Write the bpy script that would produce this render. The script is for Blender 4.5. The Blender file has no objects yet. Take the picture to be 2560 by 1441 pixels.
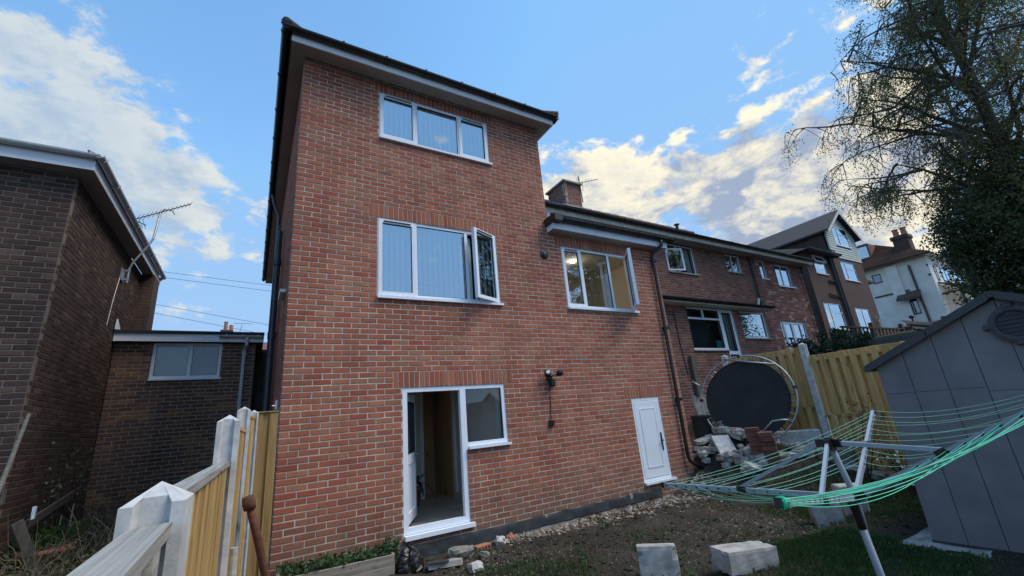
import bpy, math, random
import numpy as np
from mathutils import Vector, Matrix
R = math.radians
rnd = random.Random(7)
C = bpy.context.scene.collection
scene = bpy.context.scene

# ------------------------------------------------------------------ camera
cam_d = bpy.data.cameras.new('camera')
cam_d.sensor_width = 36.0
cam_d.sensor_fit = 'HORIZONTAL'
cam_d.lens = 1070.42 / 2560 * 36
cam_d.clip_start = 0.02
cam_d.clip_end = 3000
cam = bpy.data.objects.new('camera', cam_d)
C.objects.link(cam)
CAM = Vector((-0.2933, -5.9869, -0.5238))
r_, u_, f_ = Vector((0.86168, -0.50029, -0.08494)), Vector((-0.07547, -0.29187, 0.95348)), Vector((0.50181, 0.81518, 0.28925))
M = Matrix((r_, u_, -f_)).transposed().to_4x4()
M.translation = CAM
cam.matrix_world = M
scene.camera = cam

# ------------------------------------------------------------------ world, sun, exposure
SUN_AZ, SUN_EL = 128.0, 54.0        # azimuth from +y towards +x, elevation
world = bpy.data.worlds.new('World')
scene.world = world
world.use_nodes = True
wt = world.node_tree
wt.nodes.clear()


def wn(t, **kw):
    n = wt.nodes.new(t)
    for k, v in kw.items():
        setattr(n, k, v)
    return n


def wl(a, b):
    wt.links.new(a, b)


def wmath(op, a, b=None, c=None, clamp=False):
    n = wn('ShaderNodeMath', operation=op)
    n.use_clamp = clamp
    for i, s in enumerate((a, b, c)):
        if s is None:
            continue
        if isinstance(s, (int, float)):
            n.inputs[i].default_value = s
        else:
            wl(s, n.inputs[i])
    return n.outputs[0]


def wvec(op, a, b):
    n = wn('ShaderNodeVectorMath', operation=op)
    for i, s in enumerate((a, b)):
        if isinstance(s, (tuple, list)):
            n.inputs[i].default_value = s
        else:
            wl(s, n.inputs[i])
    return n


def wmix(f, a, b):
    n = wn('ShaderNodeMix', data_type='RGBA')
    for s, k in ((f, 0), (a, 6), (b, 7)):
        if isinstance(s, (int, float)):
            n.inputs[k].default_value = s
        elif isinstance(s, tuple):
            n.inputs[k].default_value = s
        else:
            wl(s, n.inputs[k])
    return n.outputs[2]


tc = wn('ShaderNodeTexCoord')
dirv = wvec('NORMALIZE', tc.outputs['Generated'], (0, 0, 0)).outputs[0]
sky = wn('ShaderNodeTexSky', sky_type='NISHITA')
sky.sun_disc = False
sky.sun_elevation = R(SUN_EL)
sky.sun_rotation = R(SUN_AZ)
sky.altitude = 200
sky.air_density = 1.0
sky.dust_density = 0.6
sky.ozone_density = 2.0
gam = wn('ShaderNodeGamma')
wl(sky.outputs[0], gam.inputs[0])
gam.inputs[1].default_value = 1.0
tint = wn('ShaderNodeMix', data_type='RGBA', blend_type='MULTIPLY')
tint.inputs[0].default_value = 1.0
wl(gam.outputs[0], tint.inputs[6])
tint.inputs[7].default_value = (1.08, 1.55, 1.62, 1)
# the sun itself stands behind thin cloud: no bright aureole
sky_col = wvec('MINIMUM', tint.outputs[2], (1.25, 2.65, 4.75)).outputs[0]
sepd = wn('ShaderNodeSeparateXYZ')
wl(dirv, sepd.inputs[0])
hz = wmath('EXPONENT', wmath('MULTIPLY', wmath('ABSOLUTE', sepd.outputs[2]), -3.4))
sky_col = wmix(wmath('MULTIPLY', hz, .85), sky_col, (2.55, 3.25, 4.1, 1))


def cloud_density(vec):
    st = wvec('MULTIPLY', vec, (1.0, 1.0, 1.75)).outputs[0]
    n1 = wn('ShaderNodeTexNoise')
    n1.inputs['Scale'].default_value = 7.5
    n1.inputs['Detail'].default_value = 9
    n1.inputs['Roughness'].default_value = 0.6
    n1.inputs['Distortion'].default_value = 0.25
    wl(st, n1.inputs['Vector'])
    n2 = wn('ShaderNodeTexNoise')
    n2.inputs['Scale'].default_value = 2.0
    n2.inputs['Detail'].default_value = 3
    wl(wvec('ADD', st, (3.1, 7.7, 1.3)).outputs[0], n2.inputs['Vector'])
    n3 = wn('ShaderNodeTexNoise')
    n3.inputs['Scale'].default_value = 17
    n3.inputs['Detail'].default_value = 5
    n3.inputs['Roughness'].default_value = 0.6
    wl(st, n3.inputs['Vector'])
    brk = wmath('MULTIPLY', wmath('SUBTRACT', n3.outputs[0], 0.5), 0.30)
    return wmath('ADD', wmath('ADD', wmath('MULTIPLY', n1.outputs[0], 0.72), wmath('MULTIPLY', n2.outputs[0], 0.28)), brk)


# cloud banks: direction, sharpness, weight
BANKS = [((-0.302, 0.792, 0.53), 40, 0.12), ((-0.173, 0.843, 0.509), 80, 0.12), ((-0.069, 0.938, 0.339), 60, 0.13), ((-0.289, 0.86, 0.42), 60, 0.12),
         ((0.679, 0.533, 0.506), 80, 0.12), ((0.78, 0.421, 0.463), 90, 0.12), ((0.88, 0.309, 0.36), 90, 0.16), ((0.746, 0.256, 0.615), 170, 0.17),
         ((0.603, 0.654, 0.457), 90, 0.20), ((0.909, 0.137, 0.394), 40, 0.11), ((0.897, 0.335, 0.289), 60, 0.20), ((0.55, 0.78, 0.33), 60, 0.18),
         ((0.156, 0.65, 0.744), 16, -.17), ((0.549, 0.475, 0.687), 70, -.16), ((-0.067, 0.739, 0.67), 70, -.10), ((0.07, 0.83, 0.53), 60, -.10),
         ((0.62, 0.471, 0.627), 500, 0.12), ((0.658, 0.376, 0.653), 120, -.12), ((0.81, 0.285, 0.515), 200, -.06)]
cov = None
for d, k, w in BANKS:
    dt = wvec('DOT_PRODUCT', dirv, Vector(d).normalized()[:]).outputs['Value']
    e = wmath('EXPONENT', wmath('MULTIPLY', wmath('SUBTRACT', dt, 1.0), float(k)))
    e = wmath('MULTIPLY', e, float(w))
    cov = e if cov is None else wmath('ADD', cov, e)
dens0 = wmath('ADD', cloud_density(dirv), cov)
sdir = Vector((.9, .15, .30)).normalized() * 0.05
dens1 = wmath('ADD', cloud_density(wvec('ADD', dirv, sdir[:]).outputs[0]), cov)
mr = wn('ShaderNodeMapRange', interpolation_type='SMOOTHSTEP')
wl(dens0, mr.inputs[0])
mr.inputs[1].default_value = 0.60
mr.inputs[2].default_value = 0.70
cl_a = mr.outputs[0]
lit = wmath('ADD', wmath('MULTIPLY', wmath('SUBTRACT', dens0, dens1), 5.0), 0.60, clamp=True)
thick = wn('ShaderNodeMapRange')
wl(dens0, thick.inputs[0])
thick.inputs[1].default_value = 0.66
thick.inputs[2].default_value = 0.86
lit2 = wmath('SUBTRACT', lit, wmath('MULTIPLY', thick.outputs[0], 0.40), clamp=True)
sdot = wvec('DOT_PRODUCT', dirv, Vector((0.93, 0.28, 0.25)).normalized()[:]).outputs['Value']
sunny = wn('ShaderNodeMapRange')
wl(sdot, sunny.inputs[0])
sunny.inputs[1].default_value = 0.1
sunny.inputs[2].default_value = 1.0
bright = wmix(sunny.outputs[0], (3.5, 3.75, 3.75, 1), (6.2, 5.45, 3.7, 1))
shade = wmix(sunny.outputs[0], (2.2, 2.75, 3.4, 1), (1.75, 2.05, 2.7, 1))
cl_col = wmix(lit2, shade, bright)
final = wmix(wmath('MULTIPLY', cl_a, 0.90), sky_col, cl_col)
bg = wn('ShaderNodeBackground')
wl(final, bg.inputs[0])
bg.inputs[1].default_value = 0.10
wo = wn('ShaderNodeOutputWorld')
wl(bg.outputs[0], wo.inputs[0])

sun_d = bpy.data.lights.new('sun', 'SUN')
sun_d.energy = 1.5
sun_d.angle = R(30)
sun_d.color = (1.0, 0.90, 0.77)
sun = bpy.data.objects.new('sun', sun_d)
C.objects.link(sun)
sv = Vector((math.sin(R(SUN_AZ)) * math.cos(R(SUN_EL)), math.cos(R(SUN_AZ)) * math.cos(R(SUN_EL)), math.sin(R(SUN_EL))))
sun.rotation_euler = sv.to_track_quat('Z', 'Y').to_euler()
sun.location = (0, -20, 30)

scene.view_settings.view_transform = 'Standard'
scene.view_settings.look = 'None'
scene.view_settings.exposure = 1.05
scene.view_settings.gamma = 1.0
scene.view_settings.use_curve_mapping = False
scene.cycles.max_bounces = 7
scene.cycles.transparent_max_bounces = 24

# ------------------------------------------------------------------ materials
MATS = {}


class NT:
    def __init__(s, name):
        s.m = bpy.data.materials.new(name)
        s.m.use_nodes = True
        s.t = s.m.node_tree
        s.b = s.t.nodes['Principled BSDF']

    def n(s, t, **kw):
        x = s.t.nodes.new(t)
        for k, v in kw.items():
            setattr(x, k, v)
        return x

    def l(s, a, b):
        s.t.links.new(a, b)

    def math(s, op, a, b=None, clamp=False):
        x = s.n('ShaderNodeMath', operation=op)
        x.use_clamp = clamp
        for i, v in enumerate((a, b)):
            if v is None:
                continue
            if isinstance(v, (int, float)):
                x.inputs[i].default_value = v
            else:
                s.l(v, x.inputs[i])
        return x.outputs[0]

    def noise(s, vec, scale, detail=4, rough=.55, dist=0):
        x = s.n('ShaderNodeTexNoise')
        x.inputs['Scale'].default_value = scale
        x.inputs['Detail'].default_value = detail
        x.inputs['Roughness'].default_value = rough
        x.inputs['Distortion'].default_value = dist
        if vec is not None:
            s.l(vec, x.inputs['Vector'])
        return x.outputs[0]

    def ramp(s, f, stops, interp='LINEAR'):
        x = s.n('ShaderNodeValToRGB')
        x.color_ramp.interpolation = interp
        el = x.color_ramp.elements
        while len(el) < len(stops):
            el.new(0.5)
        for e, (p, c) in zip(el, stops):
            e.position = p
            e.color = (*c, 1) if len(c) == 3 else c
        s.l(f, x.inputs[0])
        return x.outputs[0]

    def mix(s, f, a, b, blend='MIX'):
        x = s.n('ShaderNodeMix', data_type='RGBA', blend_type=blend)
        for v, k in ((f, 0), (a, 6), (b, 7)):
            if isinstance(v, (int, float)):
                x.inputs[k].default_value = v
            elif isinstance(v, tuple):
                x.inputs[k].default_value = (*v, 1) if len(v) == 3 else v
            else:
                s.l(v, x.inputs[k])
        return x.outputs[2]

    def bump(s, h, strength=.3, dist=.01):
        x = s.n('ShaderNodeBump')
        x.inputs['Strength'].default_value = strength
        x.inputs['Distance'].default_value = dist
        s.l(h, x.inputs['Height'])
        s.l(x.outputs[0], s.b.inputs['Normal'])

    def pos(s):
        return s.n('ShaderNodeNewGeometry').outputs['Position']

    def scaled(s, v, sc):
        x = s.n('ShaderNodeVectorMath', operation='MULTIPLY')
        s.l(v, x.inputs[0])
        x.inputs[1].default_value = sc
        return x.outputs[0]


def plain(name, col, rough=.6, metal=0.0, var=.18, scale=6, bump=0, spec=.5, rand=0.0):
    """plain surface with a soft dirty variation"""
    if name in MATS:
        return MATS[name]
    t = NT(name)
    p = t.pos()
    f = t.noise(p, scale, 6, .6)
    lo = tuple(c * (1 - var) for c in col)
    hi = tuple(min(1, c * (1 + var)) for c in col)
    c = t.ramp(f, [(.3, lo), (.7, hi)])
    if rand:
        oi = t.n('ShaderNodeObjectInfo')
        k = t.math('ADD', t.math('MULTIPLY', oi.outputs['Random'], rand), 1 - rand / 2)
        hsv = t.n('ShaderNodeHueSaturation')
        t.l(k, hsv.inputs['Value'])
        t.l(c, hsv.inputs['Color'])
        c = hsv.outputs[0]
    t.l(c, t.b.inputs['Base Color'])
    t.b.inputs['Roughness'].default_value = rough
    t.b.inputs['Metallic'].default_value = metal
    t.b.inputs['Specular IOR Level'].default_value = spec
    if bump:
        t.bump(t.noise(p, scale * 9, 5), bump, .01)
    MATS[name] = t.m
    return t.m


def brick_mat(name, cols, island, smear=.35, mott=.25, cluster=None):
    t = NT(name)
    p = t.pos()
    if island:
        rv = t.n('ShaderNodeNewGeometry').outputs['Random Per Island']
    else:
        rv = t.n('ShaderNodeObjectInfo').outputs['Random']
    n = len(cols)
    c = t.ramp(rv, [((i + .02) / n, k) for i, k in enumerate(cols)], 'CONSTANT')
    f2 = t.math('FRACT', t.math('MULTIPLY', rv, 37.3))
    hsv = t.n('ShaderNodeHueSaturation')
    t.l(t.math('ADD', t.math('MULTIPLY', f2, .22), .89), hsv.inputs['Value'])
    t.l(c, hsv.inputs['Color'])
    c = hsv.outputs[0]
    if cluster:
        sn = t.n('ShaderNodeVectorMath', operation='SNAP')
        t.l(p, sn.inputs[0])
        sn.inputs[1].default_value = (.225, 5.0, .075)
        snap = sn.outputs[0]
        k = t.math('MULTIPLY', t.math('GREATER_THAN', t.noise(t.scaled(snap, (1, 1, 2.0)), 1.25, 1), .60), t.math('GREATER_THAN', f2, .38))
        c = t.mix(k, c, cluster)
    nz = t.noise(p, 42, 6, .7)
    c = t.mix(mott, c, t.ramp(nz, [(.3, (.0, .0, .0)), (.7, (1, 1, 1))]), 'SOFT_LIGHT')
    # large soft tone drift over the wall and lime smears
    lg = t.noise(p, .7, 3, .5)
    c = t.mix(.35, c, t.ramp(lg, [(.3, (.25, .25, .25)), (.7, (.75, .75, .75))]), 'SOFT_LIGHT')
    sm = t.math('MULTIPLY', t.math('GREATER_THAN', t.noise(p, 2.3, 3, .6), .53), t.ramp(t.noise(p, 30, 6, .75, .4), [(.60, (0, 0, 0)), (.74, (1, 1, 1))]))
    c = t.mix(t.math('MULTIPLY', sm, smear), c, (.62, .55, .48))
    chip = t.ramp(t.noise(p, 11, 7, .8), [(.63, (0, 0, 0)), (.70, (.5, .5, .5))])
    c = t.mix(chip, c, (.20, .10, .075))
    strk = t.noise(t.scaled(p, (3.2, 3.2, .35)), 1.0, 5, .6)
    c = t.mix(.55, c, t.ramp(strk, [(.32, (.30, .29, .28)), (.6, (.56, .55, .54)), (.75, (.66, .65, .64))]), 'SOFT_LIGHT')
    sx = t.n('ShaderNodeSeparateXYZ')
    t.l(p, sx.inputs[0])
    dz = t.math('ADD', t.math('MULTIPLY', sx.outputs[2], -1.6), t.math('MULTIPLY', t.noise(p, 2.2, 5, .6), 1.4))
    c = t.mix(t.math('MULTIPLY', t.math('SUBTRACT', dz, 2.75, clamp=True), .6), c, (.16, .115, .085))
    t.l(c, t.b.inputs['Base Color'])
    t.b.inputs['Roughness'].default_value = .9
    t.b.inputs['Specular IOR Level'].default_value = .25
    t.bump(t.noise(p, 160, 4, .7), .35, .004)
    MATS[name] = t.m
    return t.m


def wood_mat(name, dark, light, grain=(30, 30, 1.2), rand=.35, rough=.8, green=0):
    t = NT(name)
    p = t.pos()
    oi = t.n('ShaderNodeObjectInfo')
    off = t.n('ShaderNodeVectorMath', operation='MULTIPLY_ADD')
    cmb = t.n('ShaderNodeCombineXYZ')
    for i in range(3):
        t.l(oi.outputs['Random'], cmb.inputs[i])
    t.l(cmb.outputs[0], off.inputs[0])
    off.inputs[1].default_value = (5, 9, 7)
    t.l(p, off.inputs[2])
    v = t.scaled(off.outputs[0], grain)
    g = t.noise(v, 1.0, 5, .6, .6)
    c = t.ramp(g, [(.28, dark), (.5, tuple((a + b) / 2 for a, b in zip(dark, light))), (.72, light)])
    kn = t.noise(t.scaled(off.outputs[0], tuple(max(2.5, k * .22) for k in grain)), 1.3, 2, .5)
    c = t.mix(t.ramp(kn, [(.66, (0, 0, 0)), (.76, (.75, .75, .75))]), c, tuple(k * .35 for k in dark))
    hsv = t.n('ShaderNodeHueSaturation')
    t.l(t.math('ADD', t.math('MULTIPLY', oi.outputs['Random'], rand), 1 - rand / 2), hsv.inputs['Value'])
    t.l(c, hsv.inputs['Color'])
    c = hsv.outputs[0]
    if green:
        c = t.mix(t.math('MULTIPLY', t.ramp(t.noise(p, 5, 4), [(.45, (0, 0, 0)), (.7, (1, 1, 1))]), green), c, (.10, .12, .04))
    t.l(c, t.b.inputs['Base Color'])
    t.b.inputs['Roughness'].default_value = rough
    t.b.inputs['Specular IOR Level'].default_value = .25
    t.bump(g, .4, .006)
    MATS[name] = t.m
    return t.m


def glass_mat(name, refl, tintc=(.92, .96, .97)):
    """double glazing: clear, with the strong mirror look of sealed units"""
    t = NT(name)
    t.t.nodes.remove(t.b)
    out = t.t.nodes['Material Output']
    tr = t.n('ShaderNodeBsdfTransparent')
    tr.inputs[0].default_value = (*tintc, 1)
    gl = t.n('ShaderNodeBsdfGlossy')
    gl.inputs['Roughness'].default_value = 0.0
    gl.inputs[0].default_value = (.82, .93, 1, 1)
    bp = t.n('ShaderNodeBump')
    bp.inputs['Strength'].default_value = .006
    bp.inputs['Distance'].default_value = .02
    t.l(t.noise(t.pos(), .9, 0), bp.inputs['Height'])
    t.l(bp.outputs[0], gl.inputs['Normal'])
    fr = t.n('ShaderNodeFresnel')
    fr.inputs[0].default_value = 1.5
    f = t.math('ADD', t.math('MULTIPLY', fr.outputs[0], 1.6), refl, clamp=True)
    mx = t.n('ShaderNodeMixShader')
    t.l(f, mx.inputs[0])
    t.l(tr.outputs[0], mx.inputs[1])
    t.l(gl.outputs[0], mx.inputs[2])
    t.l(mx.outputs[0], out.inputs[0])
    MATS[name] = t.m
    return t.m


def leaf_mat(name, cols, rough=.55, trans=.25):
    t = NT(name)
    rv = t.n('ShaderNodeNewGeometry').outputs['Random Per Island']
    n = len(cols)
    c = t.ramp(rv, [(i / (n - 1), k) for i, k in enumerate(cols)])
    t.l(c, t.b.inputs['Base Color'])
    t.b.inputs['Roughness'].default_value = rough
    t.b.inputs['Specular IOR Level'].default_value = .3
    tl = t.n('ShaderNodeBsdfTranslucent')
    t.l(c, tl.inputs[0])
    mx = t.n('ShaderNodeMixShader')
    mx.inputs[0].default_value = trans
    t.l(t.b.outputs[0], mx.inputs[1])
    t.l(tl.outputs[0], mx.inputs[2])
    t.l(mx.outputs[0], t.t.nodes['Material Output'].inputs[0])
    MATS[name] = t.m
    return t.m


MAINB = [(0.351, 0.129, 0.08), (0.324, 0.11, 0.068), (0.358, 0.139, 0.084), (0.345, 0.139, 0.086), (0.369, 0.132, 0.08), (0.321, 0.095, 0.062), (0.349, 0.159, 0.095), (0.3, 0.113, 0.075), (0.355, 0.129, 0.08), (0.334, 0.146, 0.09), (0.341, 0.116, 0.071), (0.332, 0.122, 0.078)]
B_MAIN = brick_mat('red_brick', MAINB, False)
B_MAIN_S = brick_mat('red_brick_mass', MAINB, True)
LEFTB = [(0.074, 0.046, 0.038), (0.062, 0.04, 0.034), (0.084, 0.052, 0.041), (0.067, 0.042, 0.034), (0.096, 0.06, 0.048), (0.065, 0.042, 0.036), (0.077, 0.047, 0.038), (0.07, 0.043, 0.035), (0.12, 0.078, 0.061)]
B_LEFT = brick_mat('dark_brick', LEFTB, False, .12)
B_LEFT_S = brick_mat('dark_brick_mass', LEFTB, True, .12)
GARB = [(0.151, 0.083, 0.059), (0.127, 0.073, 0.054), (0.172, 0.09, 0.062), (0.135, 0.076, 0.056), (0.187, 0.1, 0.068), (0.121, 0.07, 0.054), (0.159, 0.085, 0.059), (0.144, 0.079, 0.056), (0.216, 0.112, 0.068)]
B_GAR = brick_mat('annexe_brick', GARB, False, .15, cluster=(.25, .125, .062))
B_GAR_S = brick_mat('annexe_brick_mass', GARB, True, .15, cluster=(.25, .125, .062))
ROWB = [(.20, .085, .062), (.17, .075, .058), (.23, .10, .07), (.15, .07, .058), (.21, .09, .065), (.18, .085, .07), (.13, .065, .055), (.25, .12, .085)]
B_ROW = brick_mat('terrace_brick', ROWB, False, .25)
B_ROW_S = brick_mat('terrace_brick_mass', ROWB, True, .25)
PINKB = [(.27, .115, .09), (.33, .17, .13), (.22, .085, .07), (.30, .13, .10), (.45, .33, .28), (.25, .10, .08), (.20, .08, .068)]
B_PINK_S = brick_mat('pink_rustic_brick_mass', PINKB, True, .6, .5)
B_PINK = brick_mat('pink_rustic_brick', PINKB, False, .6, .5)

MORTAR = plain('mortar', (.52, .46, .40), .95, var=.34, scale=3.3, bump=.3)
MORTAR_D = plain('grey_mortar', (.175, .15, .135), .95, var=.2, scale=9, bump=.3)
MORTAR_G = plain('annexe_mortar', (.34, .29, .25), .95, var=.2, scale=9, bump=.3)
MORTAR_R = plain('terrace_mortar', (.36, .29, .255), .95, var=.2, scale=9, bump=.3)
PVC = plain('white_upvc', (.78, .84, .92), .32, var=.04, scale=3)
PVC_OLD = plain('old_white_paint', (.78, .82, .86), .5, var=.10, scale=12)
FASCIA = plain('white_fascia', (.80, .84, .88), .4, var=.06, scale=4)
FASCIA_OLD = plain('weathered_fascia', (.58, .57, .50), .6, var=.25, scale=6)
SOFFIT = plain('grey_soffit', (.38, .355, .335), .6, var=.06, scale=3)
SOFFIT_B = plain('brown_soffit', (.36, .32, .295), .6, var=.08, scale=3)
BLACKP = plain('black_upvc', (.018, .018, .020), .35, var=.2, scale=5)
DKPIPE = plain('dark_grey_pipe', (.035, .04, .048), .4, var=.2, scale=5)
GREYP = plain('pale_grey_pipe', (.55, .57, .58), .4, var=.1, scale=5)
TILE_D = plain('dark_roof_tile', (.045, .043, .042), .8, var=.35, scale=14, bump=.3, rand=.4)
TILE_R = plain('red_clay_tile', (.135, .065, .05), .85, var=.3, scale=8, bump=.3, rand=.4)
TILE_G = plain('grey_roof_tile', (.058, .055, .054), .85, var=.3, scale=8, bump=.3, rand=.4)
LEAD = plain('lead_sheet', (.24, .26, .29), .5, var=.3, scale=7)
GLASS = glass_mat('window_glass', .16)
GLASS_HI = glass_mat('sky_mirror_glass', .50)
GLASS_MID = glass_mat('wing_window_glass', .42)
GLASS_LO = glass_mat('clear_glass', .04)
CONC = plain('concrete', (.37, .355, .33), .92, var=.38, scale=8, bump=.35)
CONC_P = plain('pale_concrete', (.52, .52, .51), .9, var=.25, scale=14, bump=.10)
CONC_D = plain('dirty_concrete', (.31, .295, .265), .95, var=.45, scale=8, bump=.5)
STONE = plain('grey_stone', (.30, .28, .25), .95, var=.35, scale=16, bump=.5, rand=.6)
STONE_P = plain('pale_stone', (.46, .45, .42), .9, var=.25, scale=16, bump=.5, rand=.3)
TERRA = plain('terracotta', (.40, .17, .10), .85, var=.2, scale=10)
RUST = plain('rusty_iron', (.12, .045, .028), .85, var=.5, scale=22, bump=.4)
ALU = plain('aluminium_tube', (.31, .36, .43), .45, metal=.1, var=.05, scale=5)
POLE = plain('dull_grey_tube', (.25, .285, .33), .5, var=.08, scale=5)
GALV = plain('galvanised_steel', (.36, .38, .40), .42, metal=.6, var=.2, scale=9)
BLACKPL = plain('black_plastic', (.012, .012, .013), .35, var=.2, scale=6)
LINE_G = plain('green_pvc_line', (.05, .62, .36), .4, var=.05, scale=4)
LINE_P = plain('pale_green_line', (.32, .72, .50), .4, var=.05, scale=4)
W_NEW = wood_mat('new_fence_wood', (.36, .22, .075), (.66, .455, .20), (26, 26, 1.4), .35, green=.05)
W_OLD = wood_mat('grey_weathered_wood', (.26, .24, .20), (.52, .50, .455), (3, 3, 40), .25, green=.12)
W_OLDY = wood_mat('grey_weathered_rail', (.20, .19, .17), (.47, .455, .42), (60, 1.6, 60), .25)
W_GATE = wood_mat('treated_pine', (.20, .125, .045), (.38, .26, .115), (26, 26, 1.2), .2, green=.08)
W_PAL = wood_mat('pallet_wood', (.17, .15, .13), (.36, .33, .29), (1.6, 40, 40), .3, green=.15)
W_DARK = wood_mat('rotten_wood', (.07, .065, .055), (.17, .16, .14), (20, 20, 3), .3)
W_DECK = wood_mat('dark_deck_wood', (.06, .045, .035), (.12, .09, .07), (20, 20, 2), .3)
OAK = wood_mat('oak_veneer', (.48, .28, .12), (.68, .43, .21), (22, 22, .9), .1, .5)
FLOORW = wood_mat('laminate_floor', (.54, .44, .35), (.72, .61, .50), (1.4, 9, 9), .3, .45)
PLASTER = plain('cream_plaster', (.74, .69, .60), .9, var=.04, scale=2)
PLASTER_G = plain('grey_plaster', (.80, .77, .72), .9, var=.05, scale=2)
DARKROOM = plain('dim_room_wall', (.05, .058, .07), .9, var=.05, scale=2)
BLIND = plain('vertical_blind_fabric', (.78, .84, .82), .8, var=.05, scale=30)
CURTAIN = plain('pale_curtain', (.55, .56, .50), .9, var=.15, scale=20)
RENDERW = plain('white_render', (.74, .70, .62), .9, var=.12, scale=1.2, bump=.2)
SHEDM = plain('grey_resin_panel', (.178, .180, .186), .62, var=.16, scale=3.5, bump=.35)
SHEDD = plain('dark_resin_trim', (.045, .048, .055), .5, var=.1, scale=20)
MATB = plain('trampoline_mesh', (.016, .017, .019), .8, var=.35, scale=3.5, bump=.2)
BAGM = plain('black_polythene', (.007, .007, .008), .42, var=.1, scale=9)
FELT = plain('roofing_felt', (.035, .036, .038), .95, var=.3, scale=20, bump=.3)
LEADDPC = NT('black_damp_membrane')
_p = LEADDPC.pos()
_s = LEADDPC.math('MULTIPLY', LEADDPC.ramp(LEADDPC.noise(LEADDPC.scaled(_p, (2.2, 1, .6)), 3.1, 2), [(.63, (0, 0, 0)), (.69, (1, 1, 1))]), LEADDPC.ramp(LEADDPC.noise(_p, 18, 4, .7), [(.4, (.2, .2, .2)), (.65, (1, 1, 1))]))
LEADDPC.l(LEADDPC.mix(_s, LEADDPC.ramp(LEADDPC.noise(_p, 9, 5), [(.3, (.012, .014, .019)), (.7, (.032, .037, .046))]), (.42, .45, .48)), LEADDPC.b.inputs['Base Color'])
LEADDPC.b.inputs['Roughness'].default_value = .6
LEADDPC = LEADDPC.m
LAMP = NT('lit_lamp')
LAMP.b.inputs['Emission Color'].default_value = (1, .8, .5, 1)
LAMP.b.inputs['Emission Strength'].default_value = 14
LAMP = LAMP.m

L_BIRCH = leaf_mat('birch_leaf', [(.07, .085, .03), (.11, .13, .042), (.16, .175, .06), (.09, .11, .038), (.20, .20, .075)], trans=.5)
L_IVY = leaf_mat('ivy_leaf', [(.06, .078, .036), (.085, .108, .047), (.12, .142, .06), (.066, .088, .04), (.14, .155, .07)], trans=.4)
L_LAUR = leaf_mat('laurel_leaf', [(.016, .035, .018), (.03, .055, .028), (.045, .075, .04), (.02, .04, .02)], .3)
L_WEED = leaf_mat('ground_ivy_leaf', [(.03, .07, .025), (.05, .10, .035), (.035, .08, .03), (.07, .13, .05)])
L_DRY = leaf_mat('dry_leaf', [(.10, .075, .04), (.16, .13, .075), (.12, .11, .05), (.20, .17, .10)])
L_ROSE = leaf_mat('pale_leaf', [(.12, .15, .09), (.18, .20, .13), (.09, .13, .06)])
L_SHRUB = leaf_mat('shrub_leaf', [(.06, .12, .03), (.10, .17, .05), (.05, .09, .03)])
GRASSM = leaf_mat('grass_blade', [(.025, .055, .015), (.04, .085, .02), (.06, .11, .03), (.075, .10, .035)], .6, .2)
STRAW = leaf_mat('dead_stem', [(.13, .105, .065), (.20, .17, .11), (.09, .075, .05), (.25, .22, .16)], .8, .1)
BARK = plain('birch_bark', (.085, .075, .065), .9, var=.5, scale=9, bump=.5)
TWIG = plain('dark_twig', (.045, .036, .028), .9, var=.3, scale=9)
WHITEF = plain('white_petal', (.75, .74, .72), .7, var=.1, scale=20)

BRICKTEX = NT('far_brown_brick')
_t = BRICKTEX
_p = _t.pos()
_cmb = _t.n('ShaderNodeCombineXYZ')
_sep = _t.n('ShaderNodeSeparateXYZ')
_t.l(_p, _sep.inputs[0])
_t.l(_t.math('ADD', _sep.outputs[0], _sep.outputs[1]), _cmb.inputs[0])
_t.l(_sep.outputs[2], _cmb.inputs[1])
_bt = _t.n('ShaderNodeTexBrick')
_bt.inputs['Scale'].default_value = 1.0
_bt.inputs['Brick Width'].default_value = .225
_bt.inputs['Row Height'].default_value = .075
_bt.inputs['Mortar Size'].default_value = .006
_bt.inputs['Color1'].default_value = (.075, .04, .033, 1)
_bt.inputs['Color2'].default_value = (.058, .034, .03, 1)
_bt.inputs['Mortar'].default_value = (.115, .085, .075, 1)
_t.l(_cmb.outputs[0], _bt.inputs['Vector'])
_t.l(_t.mix(.3, _bt.outputs[0], _t.ramp(_t.noise(_p, 3, 5), [(.3, (.2, .2, .2)), (.7, (.8, .8, .8))]), 'SOFT_LIGHT'), _t.b.inputs['Base Color'])
_t.b.inputs['Roughness'].default_value = .9
BRICKTEX = _t.m

# soil with green patches
_t = NT('garden_soil')
_p = _t.pos()
_big = _t.noise(_p, .9, 5, .6)
_fine = _t.noise(_p, 26, 8, .75)
_c = _t.ramp(_fine, [(.25, (.020, .016, .013)), (.5, (.045, .037, .030)), (.68, (.075, .062, .050)), (.8, (.16, .14, .115))])
_c = _t.mix(_t.ramp(_big, [(.48, (0, 0, 0)), (.62, (.55, .55, .55))]), _c, _t.ramp(_fine, [(.3, (.05, .042, .034)), (.7, (.11, .095, .078))]))
_c = _t.mix(_t.ramp(_t.noise(_p, 1.7, 4, .6), [(.55, (0, 0, 0)), (.7, (.5, .5, .5))]), _c, (.028, .04, .014))
_t.l(_c, _t.b.inputs['Base Color'])
_t.b.inputs['Roughness'].default_value = .95
_t.b.inputs['Specular IOR Level'].default_value = .2
_t.bump(_t.noise(_p, 34, 8, .75), .9, .03)
SOIL = _t.m

# ------------------------------------------------------------------ object helpers
WORG = {}


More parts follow.
